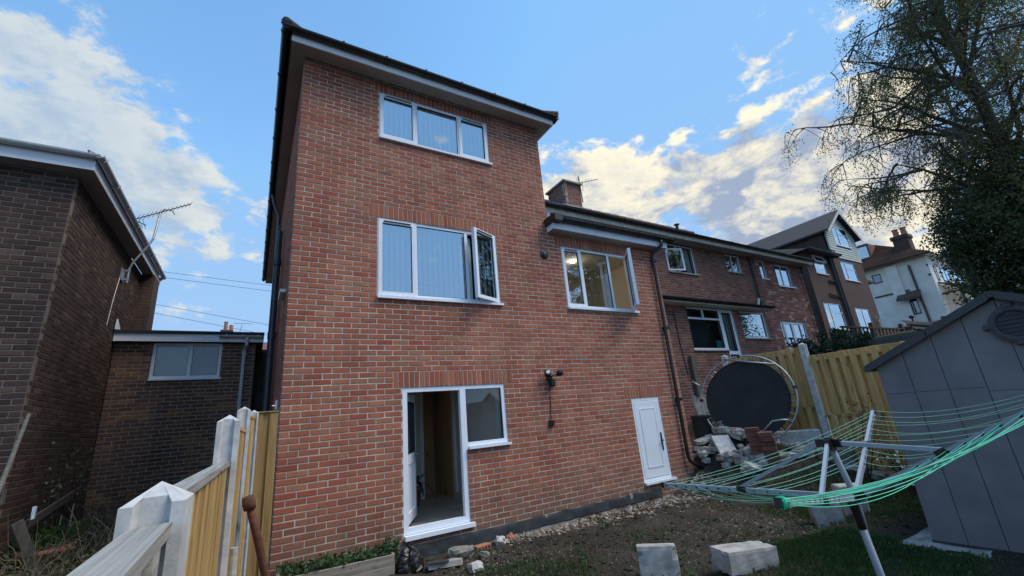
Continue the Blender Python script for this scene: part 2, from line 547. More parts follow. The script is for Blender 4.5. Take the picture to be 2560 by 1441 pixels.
class MB:
    def __init__(s, mtx=None):
        s.v, s.f, s.m = [], [], mtx

    def _a(s, vs, fs):
        o = len(s.v)
        if s.m is not None:
            vs = [s.m @ Vector(p) for p in vs]
        s.v += [tuple(p) for p in vs]
        s.f += [tuple(i + o for i in f) for f in fs]
        return s

    def box(s, x0, x1, y0, y1, z0, z1):
        return s._a([(x0, y0, z0), (x1, y0, z0), (x1, y1, z0), (x0, y1, z0), (x0, y0, z1), (x1, y0, z1), (x1, y1, z1), (x0, y1, z1)],
                    [(0, 3, 2, 1), (4, 5, 6, 7), (0, 1, 5, 4), (1, 2, 6, 5), (2, 3, 7, 6), (3, 0, 4, 7)])

    def bbox(s, x0, x1, y0, y1, z0, z1, b=.006):
        """box with all edges chamfered"""
        x = (x0, x1); y = (y0, y1); z = (z0, z1)
        vs, idx = [], {}
        for i in (0, 1):
            for j in (0, 1):
                for k in (0, 1):
                    sx, sy, sz = (1, -1)[i], (1, -1)[j], (1, -1)[k]
                    for a in range(3):
                        p = [x[i], y[j], z[k]]
                        for c, sg in enumerate((sx, sy, sz)):
                            if c != a:
                                p[c] += sg * b
                        idx[i, j, k, a] = len(vs)
                        vs.append(p)
        fs = []
        for i in (0, 1):
            fs.append([idx[i, 0, 0, 0], idx[i, 1, 0, 0], idx[i, 1, 1, 0], idx[i, 0, 1, 0]])
            fs.append([idx[0, i, 0, 1], idx[1, i, 0, 1], idx[1, i, 1, 1], idx[0, i, 1, 1]])
            fs.append([idx[0, 0, i, 2], idx[1, 0, i, 2], idx[1, 1, i, 2], idx[0, 1, i, 2]])
            for j in (0, 1):
                fs.append([idx[i, j, 0, 0], idx[i, j, 1, 0], idx[i, j, 1, 1], idx[i, j, 0, 1]])
                fs.append([idx[i, 0, j, 0], idx[i, 1, j, 0], idx[i, 1, j, 2], idx[i, 0, j, 2]])
                fs.append([idx[0, i, j, 1], idx[1, i, j, 1], idx[1, i, j, 2], idx[0, i, j, 2]])
                for k in (0, 1):
                    fs.append([idx[i, j, k, 0], idx[i, j, k, 1], idx[i, j, k, 2]])
        return s._a(vs, fs)

    def quad(s, *p):
        return s._a(p, [tuple(range(len(p)))])

    def prism(s, poly, d):
        """poly: list of 3d points, d: extrusion vector"""
        n = len(poly)
        d = Vector(d)
        vs = [Vector(p) for p in poly] + [Vector(p) + d for p in poly]
        return s._a(vs, [tuple(range(n))[::-1], tuple(range(n, 2 * n))] + [(i, (i + 1) % n, n + (i + 1) % n, n + i) for i in range(n)])

    def bar(s, a, b, w, h=None, up=(0, 0, 1)):
        """rectangular bar from a to b"""
        a, b = Vector(a), Vector(b)
        h = w if h is None else h
        d = (b - a).normalized()
        x = d.cross(Vector(up))
        if x.length < 1e-4:
            x = d.cross(Vector((1, 0, 0)))
        x.normalize()
        y = x.cross(d).normalized()
        vs = [p + x * (i * w / 2) + y * (j * h / 2) for p in (a, b) for i, j in ((-1, -1), (1, -1), (1, 1), (-1, 1))]
        return s._a(vs, [(0, 1, 2, 3), (7, 6, 5, 4)] + [(i, 4 + i, 4 + (i + 1) % 4, (i + 1) % 4) for i in range(4)])

    def tube(s, pts, rad, n=8, cap=True):
        pts = [Vector(p) for p in pts]
        rs = rad if isinstance(rad, (list, tuple)) else [rad] * len(pts)
        rings = []
        up = None
        vs = []
        for i, p in enumerate(pts):
            d = (pts[min(i + 1, len(pts) - 1)] - pts[max(i - 1, 0)])
            if d.length < 1e-9:
                d = Vector((0, 0, 1))
            d.normalize()
            if up is None or abs(up.dot(d)) > .95:
                up = Vector((0, 0, 1)) if abs(d.z) < .9 else Vector((1, 0, 0))
            x = d.cross(up).normalized()
            y = x.cross(d).normalized()
            up = y
            for k in range(n):
                a = 2 * math.pi * k / n
                vs.append(p + (x * math.cos(a) + y * math.sin(a)) * rs[i])
        fs = []
        for i in range(len(pts) - 1):
            for k in range(n):
                fs.append((i * n + k, i * n + (k + 1) % n, (i + 1) * n + (k + 1) % n, (i + 1) * n + k))
        if cap:
            fs += [tuple(range(n))[::-1], tuple(range((len(pts) - 1) * n, len(pts) * n))]
        return s._a(vs, fs)

    def lathe(s, prof, c=(0, 0, 0), n=20):
        vs, fs = [], []
        for (r, z) in prof:
            for k in range(n):
                a = 2 * math.pi * k / n
                vs.append((c[0] + r * math.cos(a), c[1] + r * math.sin(a), c[2] + z))
        for i in range(len(prof) - 1):
            for k in range(n):
                fs.append((i * n + k, i * n + (k + 1) % n, (i + 1) * n + (k + 1) % n, (i + 1) * n + k))
        return s._a(vs, fs)

    def build(s, name, mat, parent=None, smooth=False, kind=None, label=None, cat=None, group=None, org=None):
        me = bpy.data.meshes.new(name)
        A = np.array(s.v, dtype=float)
        if org is None:
            org = Vector(((A[:, 0].min() + A[:, 0].max()) / 2, (A[:, 1].min() + A[:, 1].max()) / 2, A[:, 2].min()))
        org = Vector(org)
        A = A - np.array(org)
        me.from_pydata([tuple(p) for p in A], [], s.f)
        if smooth:
            me.polygons.foreach_set('use_smooth', [True] * len(me.polygons))
        me.materials.append(mat)
        return link(name, me, org, parent, kind, label, cat, group)


def link(name, me, org, parent=None, kind=None, label=None, cat=None, group=None, rot=None, scale=None):
    o = bpy.data.objects.new(name, me)
    C.objects.link(o)
    org = Vector(org)
    WORG[o] = org
    if parent is not None:
        o.parent = parent
        o.location = org - WORG[parent]
    else:
        o.location = org
    if rot is not None:
        o.rotation_euler = rot
    if scale is not None:
        o.scale = scale
    if kind:
        o['kind'] = kind
    if label:
        o['label'] = label
    if cat:
        o['category'] = cat
    if group:
        o['group'] = group
    return o


def thing(name, label, cat, loc, group=None):
    return link(name, None, loc, None, None, label, cat, group)


# ------------------------------------------------------------------ brick walls
def brick_mesh(name, L, H, D=.03, b=.004, mat=None):
    m = MB()
    # front at d=0 with chamfer, back open
    m._a([(b, 0, b), (L - b, 0, b), (L - b, 0, H - b), (b, 0, H - b), (0, b, 0), (L, b, 0), (L, b, H), (0, b, H), (0, D, 0), (L, D, 0), (L, D, H), (0, D, H)],
         [(0, 1, 2, 3), (0, 4, 5, 1), (1, 5, 6, 2), (2, 6, 7, 3), (3, 7, 4, 0), (4, 8, 9, 5), (5, 9, 10, 6), (6, 10, 11, 7), (7, 11, 8, 4)])
    me = bpy.data.meshes.new(name)
    me.from_pydata(m.v, [], m.f)
    if mat:
        me.materials.append(mat)
    return me


BM_CACHE = {}


def wall(parent, org, U, N, W, z0, z1, openings, mats, nind=0, soldiers=(), zc=0.0, thick=.10, uoff=0.0, start_half=False, name='wall', back=True, shift=0, trim=0.0):
    """masonry wall: recessed mortar slab with openings + proud bricks.
    local u along U from org, z absolute; openings (u0,u1,z0,z1) carry reveals; soldiers (u0,u1,z0,z1) are upright brick courses"""
    U, N = Vector(U), Vector(N)
    bm, bms, mm = mats
    T = Matrix((U, -N, Vector((0, 0, 1)))).transposed().to_4x4()
    T.translation = Vector((org[0], org[1], 0))
    us = sorted({trim, W, *[o[0] for o in openings], *[o[1] for o in openings]})
    zs = sorted({z0, z1, *[o[2] for o in openings], *[o[3] for o in openings]})
    us = [u for u in us if trim <= u <= W]
    zs = [z for z in zs if z0 <= z <= z1]
    m = MB(T)
    md = .0055

    def inside(u, z):
        return any(o[0] < u < o[1] and o[2] < z < o[3] for o in openings)
    for a, b in zip(us, us[1:]):
        run = None
        for c, d in zip(zs, zs[1:]):
            if inside((a + b) / 2, (c + d) / 2):
                if run:
                    m.box(a, b, md, thick, *run)
                    run = None
            else:
                run = (run[0], d) if run else (c, d)
        if run:
            m.box(a, b, md, thick, *run)
    w = m.build(name, mm, parent)
    # bricks
    items = []
    j0 = math.floor((z0 - zc) / .075 + 1e-6)
    j1 = math.ceil((z1 - zc) / .075 - 1e-6)
    block = list(openings) + list(soldiers)
    for j in range(j0, j1):
        za, zb = max(zc + j * .075 + .0063, z0), min(zc + (j + 1) * .075 - .0063, z1)
        if zb - za < .02:
            continue
        off = .1125 if ((j + shift) % 2 == 0) else 0.0
        k = -1
        while True:
            a = k * .225 + off + uoff
            k += 1
            if a > W:
                break
            segs = [(max(a, 0) + (.006 if a > 1e-6 else trim), min(a + .225, W) - .006, za, zb)]
            for o in block:
                ns = []
                for (p, q, c, d) in segs:
                    if q <= o[0] or p >= o[1] or d <= o[2] or c >= o[3]:
                        ns.append((p, q, c, d))
                        continue
                    if p < o[0] - .015:
                        ns.append((p, o[0] - .003, c, d))
                    if q > o[1] + .015:
                        ns.append((o[1] + .003, q, c, d))
                    pp, qq = max(p, o[0]), min(q, o[1])
                    if c < o[2] - .02:
                        ns.append((pp, qq, c, o[2] - .004))
                    if d > o[3] + .02:
                        ns.append((pp, qq, o[3] + .004, d))
                segs = ns
            items += [s for s in segs if s[1] - s[0] > .012]
    for (a, b, c, d) in soldiers:
        n = max(1, round((b - a) / .075))
        st = (b - a) / n
        for i in range(n):
            items.append((a + i * st + .005, a + (i + 1) * st - .005, c + .005, d - .005))
    rr = random.Random(len(items))
    if nind:
        def score(s):
            p = T @ Vector(((s[0] + s[1]) / 2, 0, (s[2] + s[3]) / 2))
            d = p - CAM
            return (s[1] - s[0]) * (s[3] - s[2]) * abs(d.normalized().dot(N)) / d.length_squared if d.dot(f_) > .3 else 0
        items.sort(key=score, reverse=True)
    rot = T.to_euler()
    for s in items[:nind]:
        L, H = round(s[1] - s[0], 3), round(s[3] - s[2], 3)
        key = (bm.name, L, H)
        if key not in BM_CACHE:
            BM_CACHE[key] = brick_mesh('brick', L, H, mat=bm)
        link('brick', BM_CACHE[key], T @ Vector((s[0] + rr.uniform(-.0015, .0015), rr.uniform(-.0015, .002), s[2] + rr.uniform(-.001, .001))), w, rot=rot)
    rest = items[nind:]
    if rest:
        m = MB(T)
        for s in rest:
            p, q, c, d = s
            e = rr.uniform(-.0015, .002)
            x = .0035
            D = .03
            m._a([(p + x, e, c + x), (q - x, e, c + x), (q - x, e, d - x), (p + x, e, d - x), (p, e + x, c), (q, e + x, c), (q, e + x, d), (p, e + x, d), (p, D, c), (q, D, c), (q, D, d), (p, D, d)],
                 [(0, 1, 2, 3), (0, 4, 5, 1), (1, 5, 6, 2), (2, 6, 7, 3), (3, 7, 4, 0), (4, 8, 9, 5), (5, 9, 10, 6), (6, 10, 11, 7), (7, 11, 8, 4)])
        m.build('brickwork', bms, w, kind='stuff')
    return w


# ------------------------------------------------------------------ windows
def ring(m, x0, x1, z0, z1, y0, y1, w, wb=None):
    wb = w if wb is None else wb
    m.box(x0, x0 + w, y0, y1, z0, z1).box(x1 - w, x1, y0, y1, z0, z1)
    m.box(x0 + w, x1 - w, y0, y1, z0, z0 + wb).box(x0 + w, x1 - w, y0, y1, z1 - w, z1)


def window(parent, x0, x1, z0, z1, Y, cols, sashes=(), opened=None, mat=None, glass=None, fw=.045, mtx=None, sill=.04, transoms=None, vents=True, recess=.018, sillmat=None, name='window'):
    """upvc window; cols = relative widths; sashes = indices with an opening casement; opened {i: angle} hinged right;
    transoms {i: height fraction} puts a bar (with a top light) in column i"""
    mat = mat or PVC
    glass = glass or GLASS
    opened = opened or {}
    transoms = transoms or {}
    y0 = Y + recess
    m = MB(mtx)
    zb = z0 + sill
    ring(m, x0, x1, zb, z1, y0, y0 + .07, fw)
    tot = sum(cols)
    xs = [x0]
    for c in cols:
        xs.append(xs[-1] + (x1 - x0) * c / tot)
    for x in xs[1:-1]:
        m.box(x - fw * .62, x + fw * .62, y0 + .002, y0 + .068, zb + fw, z1 - fw)
    w = m.build(name, mat, parent)
    if sill:
        m = MB(mtx)
        m.box(x0 - .0, x1 + .035, Y - .045, y0 + .06, z0, z0 + sill * .9)
        m.build('sill', sillmat or mat, w)
    for i in range(len(cols)):
        a, b = xs[i] + (fw if i == 0 else fw * .62), xs[i + 1] - (fw if i == len(cols) - 1 else fw * .62)
        c, d = zb + fw, z1 - fw
        tops = [(c, d)]
        if i in transoms:
            t = c + (d - c) * transoms[i]
            MB(mtx).box(a, b, y0 + .003, y0 + .066, t - fw * .5, t + fw * .5).build('transom', mat, w)
            tops = [(c, t - fw * .5), (t + fw * .5, d)]
        for q, (c, d) in enumerate(tops):
            sash = i in sashes or (i, q) in sashes
            mt = mtx
            g = .028
            if i in opened or (i, q) in opened:
                an = opened.get(i, opened.get((i, q)))
                if isinstance(an, tuple):     # top hung
                    hp = Matrix.Translation((0, y0 - .01, d + .02)) @ Matrix.Rotation(-R(an[0]), 4, 'X') @ Matrix.Translation((0, -(y0 - .01), -(d + .02)))
                else:
                    hp = Matrix.Translation((b + .02, y0 - .01, 0)) @ Matrix.Rotation(R(an), 4, 'Z') @ Matrix.Translation((-(b + .02), -(y0 - .01), 0))
                mt = hp if mtx is None else mtx @ hp
            if sash:
                sw = min(.058, (b - a) * .22)
                m = MB(mt)
                ring(m, a - g, b + g, c - g, d + g, y0 - .014, y0 + .045, sw)
                s = m.build('sash', mat, w)
                if vents and d - c > .5:
                    m = MB(mt)
                    m.box(a + .05, b - .05, y0 - .024, y0 - .013, d - .012, d + .006)
                    m.build('trickle_vent', BLACKPL, w)
                a2, b2, c2, d2 = a - g + sw, b + g - sw, c - g + sw, d + g - sw
            else:
                a2, b2, c2, d2 = a, b, c, d
            m = MB(mt)
            # black gasket + pane
            ring(m, a2, b2, c2, d2, y0 + .006, y0 + .03, .007)
            m.build('gasket', BLACKPL, w)
            m = MB(mt)
            m.quad((a2, y0 + .018, c2), (b2, y0 + .018, c2), (b2, y0 + .018, d2), (a2, y0 + .018, d2))
            m.build('pane', glass, w)
    return w


def room(parent, x0, x1, y0, y1, z0, z1, mat, floor=None, name='room'):
    m = MB()
    m.quad((x0, y1, z0), (x1, y1, z0), (x1, y1, z1), (x0, y1, z1))
    m.quad((x0, y0, z0), (x0, y1, z0), (x0, y1, z1), (x0, y0, z1))
    m.quad((x1, y0, z0), (x1, y1, z0), (x1, y1, z1), (x1, y0, z1))
    m.quad((x0, y0, z1), (x1, y0, z1), (x1, y1, z1), (x0, y1, z1))
    if not floor:
        m.quad((x0, y0, z0), (x1, y0, z0), (x1, y1, z0), (x0, y1, z0))
    return m.build(name, mat, parent)


def blinds(parent, x0, x1, z0, z1, Y, ang=20, pitch=.088, w=.064):
    me = None
    x = x0
    k = 0
    while x < x1:
        if me is None:
            m = MB()
            h = z1 - z0
            c, s = math.cos(R(ang)) * w / 2, math.sin(R(ang)) * w / 2
            m.box(-.001, .001, -.001, .001, 0, .001)
            m.v, m.f = [], []
            pts = [(-c, -s), (-c * .4, -s * .4 - .006), (c * .4, s * .4 - .006), (c, s)]
            vs = [(p[0], p[1], 0) for p in pts] + [(p[0], p[1], h) for p in pts]
            m._a(vs, [(i, i + 1, i + 5, i + 4) for i in range(3)])
            me = bpy.data.meshes.new('blind_slat')
            me.from_pydata(m.v, [], m.f)
            me.materials.append(BLIND)
        link('blind_slat', me, (x, Y, z0), parent)
        x += pitch
        k += 1


def gutter(parent, a, b, mat, r=.055, brackets=.9, out=(0, -1, 0), lip=.0):
    """half-round gutter trough from a to b (top edge level at a.z), with brackets"""
    a, b = Vector(a), Vector(b)
    d = (b - a).normalized()
    o = Vector(out)
    m = MB()
    n = 8
    prof = []
    for k in range(n + 1):
        t = math.pi * k / n
        prof.append((math.cos(t) * r, -math.sin(t) * r))
    for k in range(n, -1, -1):
        t = math.pi * k / n
        prof.append((math.cos(t) * (r - .006), -math.sin(t) * (r - .006)))
    pts = [a + o * p[0] + Vector((0, 0, p[1])) for p in prof]
    m.prism(pts, b - a)
    g = m.build('gutter', mat, parent)
    L = (b - a).length
    k = int(L / brackets)
    for i in range(k + 1):
        p = a + d * (.12 + (L - .24) * i / max(1, k))
        m = MB()
        m.prism([p + o * (math.cos(math.pi * t / 8) * (r + .010)) + Vector((0, 0, -math.sin(math.pi * t / 8) * (r + .010) + .012 * (t in (0, 8)))) for t in range(9)], d * .035)
        m.build('bracket', mat, g)
    return g


# ================================================================== THE SETTING: ground
def S(x, a, b):
    t = np.clip((x - a) / (b - a), 0, 1)
    return t * t * (3 - 2 * t)


def ground_h(x, y):
    x = np.asarray(x, float)
    y = np.asarray(y, float)
    z = -2.13 + 0 * x
    z = z + .80 * S(x, 6.3, 8.5) * S(y, -3.0, -.6) + .26 * np.exp(-((x - 7.8) / .55) ** 2 - ((y + .3) / .5) ** 2)            # rubble bank by the corner
    z = z + .35 * S(x, 8.9, 9.6) + 1.9 * S(x, 9.2, 17) + .105 * np.clip(x - 17, 0, 60)
    z = z + .25 * S(x, -.4, -1.6)                              # next garden is a little higher
    z = z + .30 * S(y, -4.2, -6.5) * (x > -.35) + .1 * S(x, 4, 5.3) * S(y, -2.6, -3.4) * (x < 9)
    z = z - .05 * np.clip(y - 12, 0, 60) * S(y, 12, 30)
    near = S(np.hypot(x - 3, y + 1), 16, 9)
    z = z + near * (.06 * vnoise(x * 1.6 + 9, y * 1.6 + 40) + .05 * vnoise(x * 4.1, y * 4.1 + 7) + .03 * vnoise(x * 9.3 + 31, y * 9.3) + .022 * vnoise(x * 19, y * 19 + 5))
    return z


_ns = np.random.RandomState(99)
_G = _ns.rand(256, 256)


def vnoise(x, y):
    xi, yi = np.floor(x).astype(int), np.floor(y).astype(int)
    fx, fy = x - xi, y - yi
    fx, fy = fx * fx * (3 - 2 * fx), fy * fy * (3 - 2 * fy)
    g = lambda a, b: _G[a % 256, b % 256]
    return (g(xi, yi) * (1 - fx) + g(xi + 1, yi) * fx) * (1 - fy) + (g(xi, yi + 1) * (1 - fx) + g(xi + 1, yi + 1) * fx) * fy - .5


gx = np.concatenate([-np.geomspace(700, 7, 16), np.arange(-6.6, 9.2, .05), np.arange(9.2, 11.5, .2), np.geomspace(12, 800, 26)])
gy = np.concatenate([-np.geomspace(700, 8, 14), np.arange(-7.6, -4.6, .1), np.arange(-4.6, .3, .045), np.arange(.3, 6.5, .12), np.geomspace(7, 800, 22)])
GX, GY = np.meshgrid(gx, gy)
GZ = ground_h(GX, GY)
nx, ny = len(gx), len(gy)
me = bpy.data.meshes.new('ground')
idx = np.arange(nx * ny).reshape(ny, nx)
fc = np.stack([idx[:-1, :-1], idx[:-1, 1:], idx[1:, 1:], idx[1:, :-1]], -1).reshape(-1, 4)
me.from_pydata(np.stack([GX, GY, GZ], -1).reshape(-1, 3).tolist(), [], fc.tolist())
me.polygons.foreach_set('use_smooth', [True] * len(me.polygons))
me.materials.append(SOIL)
link('ground', me, (0, 0, 0), None, 'structure')


def gz(x, y):
    return float(ground_h(x, y))


# ================================================================== OUR HOUSE
house = thing('brick_house', 'tall red brick three storey house with open back door and white windows', 'house', (3.6, 5, -2.1))
OPEN = [(1.14, 3.15, 3.952, 4.867), (1.125, 3.15, 1.27, 2.55), (4.56, 6.325, 1.291, 2.534),
        (1.478, 2.40, -1.89, 0.0), (2.40, 3.087, -.903, 0.0), (5.772, 6.494, -1.856, -.374), (4.315, 7.3, 2.775, 5.2)]
SOLD = [(1.06, 3.26, 4.867, 5.045), (1.0, 3.30, 2.55, 2.775), (1.35, 3.225, 0, .225), (4.43, 6.53, 2.534, 2.762), (5.62, 6.66, -.374, -.15)]
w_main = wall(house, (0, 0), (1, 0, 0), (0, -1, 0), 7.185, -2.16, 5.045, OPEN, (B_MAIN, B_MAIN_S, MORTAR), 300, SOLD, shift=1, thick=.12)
# side wall along the passage (faces -x): u runs towards -y, so start at the far end
wall(house, (0, 11.4), (0, -1, 0), (-1, 0, 0), 11.392, -2.16, 5.045, [], (B_MAIN, B_MAIN_S, MORTAR), 0, (), shift=1, thick=.12)
m = MB()
m.box(4.19, 4.31, .13, 11.4, -2.1, 5.04).box(.12, 4.19, 11.28, 11.4, -2.1, 5.04).box(7.06, 7.18, .13, 2.19, -2.1, 2.77)
m.build('light_block_wall', MORTAR, house)  # unseen plain box walls, added to block light through the house

# soffit, fascia, gutter, roof of the tall block
m = MB()
m.box(-.20, 4.50, -.285, .0, 5.05, 5.065).box(-.20, .0, .0, 11.6, 5.05, 5.065).box(4.32, 4.50, .0, 11.6, 5.05, 5.065)
so = m.build('soffit', SOFFIT_B, house)
m = MB()
for i in range(24):                       # vent slots along the soffit
    m.box(.0 + i * .18, .15 + i * .18, -.058, -.042, 5.046, 5.05)
m.build('soffit_vent', BLACKPL, so)
m = MB()
m.box(-.20, 4.50, -.305, -.285, 5.047, 5.20)
m.box(4.50, 4.52, -.305, 11.6, 5.047, 5.20)
m.build('fascia', FASCIA, house)
m = MB()
m.box(-.22, -.20, -.305, 11.6, 5.047, 5.20)
m.build('side_fascia', BLACKP, house)
gutter(house, (-.30, -.362, 5.215), (4.56, -.362, 5.215), BLACKP, r=.062, brackets=.62)
gutter(house, (-.282, -.40, 5.205), (-.282, 11.7, 5.205), BLACKP, r=.058, brackets=.9, out=(-1, 0, 0))
gutter(house, (4.58, -.40, 5.205), (4.58, 11.7, 5.205), BLACKP, r=.058, brackets=.9, out=(1, 0, 0))
x0, x1, y0, y1, ze, zr = -.27, 4.57, -.35, 11.7, 5.225, 6.55
cxm = (x0 + x1) / 2
r0, r1 = (cxm, y0 + 2.4, zr), (cxm, y1 - 2.4, zr)
m = MB()
m.quad((x0, y0, ze), (x1, y0, ze), r0).quad((x1, y0, ze), (x1, y1, ze), r1, r0).quad((x1, y1, ze), (x0, y1, ze), r1).quad((x0, y1, ze), (x0, y0, ze), r0, r1)
m.quad((x0, y0, ze), (x0, y1, ze), (x1, y1, ze), (x1, y0, ze))
roof = m.build('roof', TILE_D, house)
tm = MB().bbox(-.05, .17, -.155, .155, 0, .022, .004)
tme = None
for i in range(38):
    a = math.atan2(zr - ze, cxm - x0)
    if tme is None:
        t = tm.build('roof_tile', TILE_D, roof, org=(0, 0, 0))
        tme = t.data
        bpy.data.objects.remove(t)
    link('roof_tile', tme, (x0 - .01, y0 + .16 + i * .317, ze + .0 + .006 * (i % 2)), roof, rot=(0, -a, 0))
for i in range(15):
    link('roof_tile', tme, (x0 + .17 + i * .322, y0 - .01, ze + .006 * (i % 2)), roof, rot=(0, -.5, R(90)))
m = MB()
m.tube([(x0 - .03, y0 - .04, ze + .03), Vector((x0, y0, ze + .05)).lerp(Vector(r0), .15)], .075, 8)
m.tube([(x1 + .03, y0 - .04, ze + .03), Vector((x1, y0, ze + .05)).lerp(Vector(r0), .15)], .075, 8)
m.build('hip_tile', TILE_D, roof, smooth=True)

# wing roof edge
m = MB()
m.box(4.33, 7.36, -.20, .0, 2.775, 2.79)
m.build('soffit', SOFFIT, house)
m = MB()
m.box(4.30, 7.36, -.222, -.20, 2.772, 2.92).box(4.28, 4.30, -.222, .0, 2.772, 2.92).box(7.36, 7.38, -.222, .05, 2.772, 2.92)
m.build('fascia', PVC, house)
gutter(house, (4.36, -.285, 2.965), (7.52, -.285, 2.965), BLACKP, r=.062, brackets=.52)
m = MB()
m.bbox(4.24, 4.42, -.35, .0, 2.885, 3.04, .008)
m.build('gutter_end', BLACKP, house)
m = MB()
m.prism([(4.32, -.24, 2.955), (4.32, 2.19, 3.45), (4.32, 2.19, 3.40), (4.32, -.24, 2.915)], (3.05, 0, 0))
wr = m.build('lean_to_roof', TILE_D, house)
for i in range(10):
    link('roof_tile', tme, (4.5 + i * .31, -.27, 2.972 + .006 * (i % 2)), wr, rot=(0, -.2, R(90)))
m = MB()
m.box(4.318, 4.40, -.004, .12, 3.03, 3.22)
m.build('lead_soaker', LEAD, house)

# windows of the house
win = window(house, 1.14, 3.15, 3.952, 4.867, 0, [.95, 1.22, .90], sashes=(0, 2), glass=GLASS_HI)
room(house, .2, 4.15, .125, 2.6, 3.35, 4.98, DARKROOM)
blinds(house, 1.2, 3.14, 4.02, 4.80, .15)
win = window(house, 1.125, 3.15, 1.27, 2.55, 0, [.82, 1.22, .80], sashes=(0, 2), opened={2: 24}, glass=GLASS_HI)
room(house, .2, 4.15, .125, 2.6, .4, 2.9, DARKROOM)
blinds(house, 1.2, 3.13, 1.33, 2.48, .15)
win = window(house, 4.56, 6.325, 1.291, 2.534, 0, [.78, 1.2, .95], sashes=(0, 2), opened={2: 52}, glass=GLASS_MID)
room(house, 4.33, 7.05, .125, 2.1, .4, 2.70, PLASTER)
m = MB()
m.box(4.34, 4.42, .14, .75, .5, 2.65)
m.build('curtain', CURTAIN, house)
m = MB()
m.lathe([(.001, -.02), (.05, -.02), (.06, 0), (.001, .0)], (5.62, .95, 2.68), 16)
lamp = m.build('ceiling_lamp', LAMP, house)
pl = bpy.data.lights.new('ceiling_lamp_light', 'POINT')
pl.energy = 1.7
pl.color = (1, .88, .68)
pl.shadow_soft_size = .06
plo = bpy.data.objects.new('ceiling_lamp_light', pl)
C.objects.link(plo)
plo.location = (5.62, .95, 2.58)

# string of tiny white stickers in the middle window
m = MB()
for (sx, h) in ((1.83, .12), (1.90, .34), (1.98, .22), (2.06, .10), (2.05, .30), (2.13, .40), (2.20, .33), (2.21, .15), (2.28, .20), (2.36, .08), (1.9, .2), (2.12, .24), (1.97, .05), (2.2, .05), (2.3, .1)):
    m.bbox(sx, sx + .012, .046, .05, 1.36 + h, 1.385 + h + .02, .001)
m.build('window_sticker', PVC, win)

# back door set: frame + side light
m = MB()
yf0, yf1 = .015, .085
m.box(1.478, 1.545, yf0, yf1, -1.83, 0).box(2.335, 2.425, yf0 - .001, yf1 + .001, -1.83, -.001).box(1.545, 2.335, yf0, yf1, -.062, 0).box(1.545, 2.335, yf0, yf1, -1.83, -1.755)
m.box(2.425, 3.087, yf0, yf1, -.055, 0).box(2.425, 3.087, yf0, yf1, -.863, -.805).box(3.03, 3.087, yf0, yf1, -.805, -.055)
df = m.build('back_door_frame', PVC, house)
m = MB()
m.box(1.478, 2.45, -.06, .08, -1.885, -1.835)
m.build('sill', PVC, df)
m = MB()
m.box(2.43, 3.12, -.045, .08, -.90, -.867)
m.build('sill', PVC, df)
m = MB()
m.quad((2.43, .045, -.80), (3.03, .045, -.80), (3.03, .045, -.058), (2.43, .045, -.058))
m.build('pane', GLASS_LO, df)
m = MB()
ring(m, 2.425, 3.03, -.805, -.055, .03, .06, .008)
m.build('gasket', BLACKPL, df)
hm = Matrix.Translation((1.55, .085, 0)) @ Matrix.Rotation(R(63), 4, 'Z')
m = MB(hm)
ring(m, .0, .775, -1.75, -.07, -.0, .06, .105, .13)
m.box(.105, .67, .0, .06, -1.02, -.88)
leaf = m.build('back_door', PVC, house)
MB(hm).bbox(.105, .67, .015, .045, -1.62, -1.02, .01).build('door_panel', PVC, leaf)
MB(hm).quad((.105, .03, -.88), (.67, .03, -.88), (.67, .03, -.175), (.105, .03, -.175)).build('pane', GLASS_LO, leaf)
m = MB(hm)
ring(m, .105, .67, -.88, -.175, -.004, .064, .012)
m.build('gasket', BLACKPL, leaf)
m = MB(hm)
m.bbox(.705, .735, -.012, .0, -1.05, -.83, .003).bbox(.60, .735, -.05, -.03, -.93, -.91, .004).box(.71, .73, -.04, -.0, -.93, -.91)
m.bbox(.705, .735, .06, .072, -1.05, -.83, .003).bbox(.60, .735, .09, .11, -.93, -.91, .004).box(.71, .73, .06, .1, -.93, -.91)
m.build('handle', GALV, leaf)
# hall behind the door
room(house, 1.38, 3.12, .125, 3.25, -1.86, .25, PLASTER_G, floor=True, name='hall_wall')
fl = MB()
fl.box(1.38, 3.12, .09, 3.25, -1.90, -1.86)
hf = fl.build('hall_floor', FLOORW, house)
pme = {}
for r in range(9):
    y = .10 + r * .35
    xx = 1.39 - (r % 3) * .3
    while xx < 3.1:
        a, b = max(1.39, xx), min(3.11, xx + 1.1)
        if b - a > .05:
            MB().bbox(a + .001, b - .001, y + .001, min(y + .349, 3.24), -1.8595, -1.853, .0015).build('plank', FLOORW, hf)
        xx += 1.1
m = MB()
m.box(1.381, 2.62, 2.72, 2.80, -1.855, .24).box(3.06, 3.118, .2, 2.12, -1.85, -1.73)
m.build('partition', PLASTER, house)
m = MB()
m.box(2.62, 2.69, 2.70, 2.82, -1.855, .2)
m.box(3.075, 3.118, 2.09, 2.17, -1.85, .15).box(3.075, 3.118, 3.12, 3.2, -1.85, .15)
m.build('door_lining', PVC, house)
m = MB()
m.box(3.06, 3.11, 2.175, 3.115, -1.85, .12)
idr = m.build('inner_door', OAK, house)
MB().tube([(3.06, 2.28, -.85), (3.01, 2.28, -.85), (3.0, 2.40, -.85)], .009, 6).build('handle', GALV, idr)
m = MB()
m.box(2.70, 3.06, 3.20, 3.24, -1.855, .2)
m.build('hall_panel', OAK, house)
m = MB()
m.box(3.0, 3.1, .14, .19, -.80, -.05)
m.build('blind', BLIND, house)
m = MB()
m.box(1.66, 2.25, .13, .50, -1.852, -1.842)
tag = m.build('door_mat', FELT, None, label='dark door mat just inside the open back door', cat='mat')

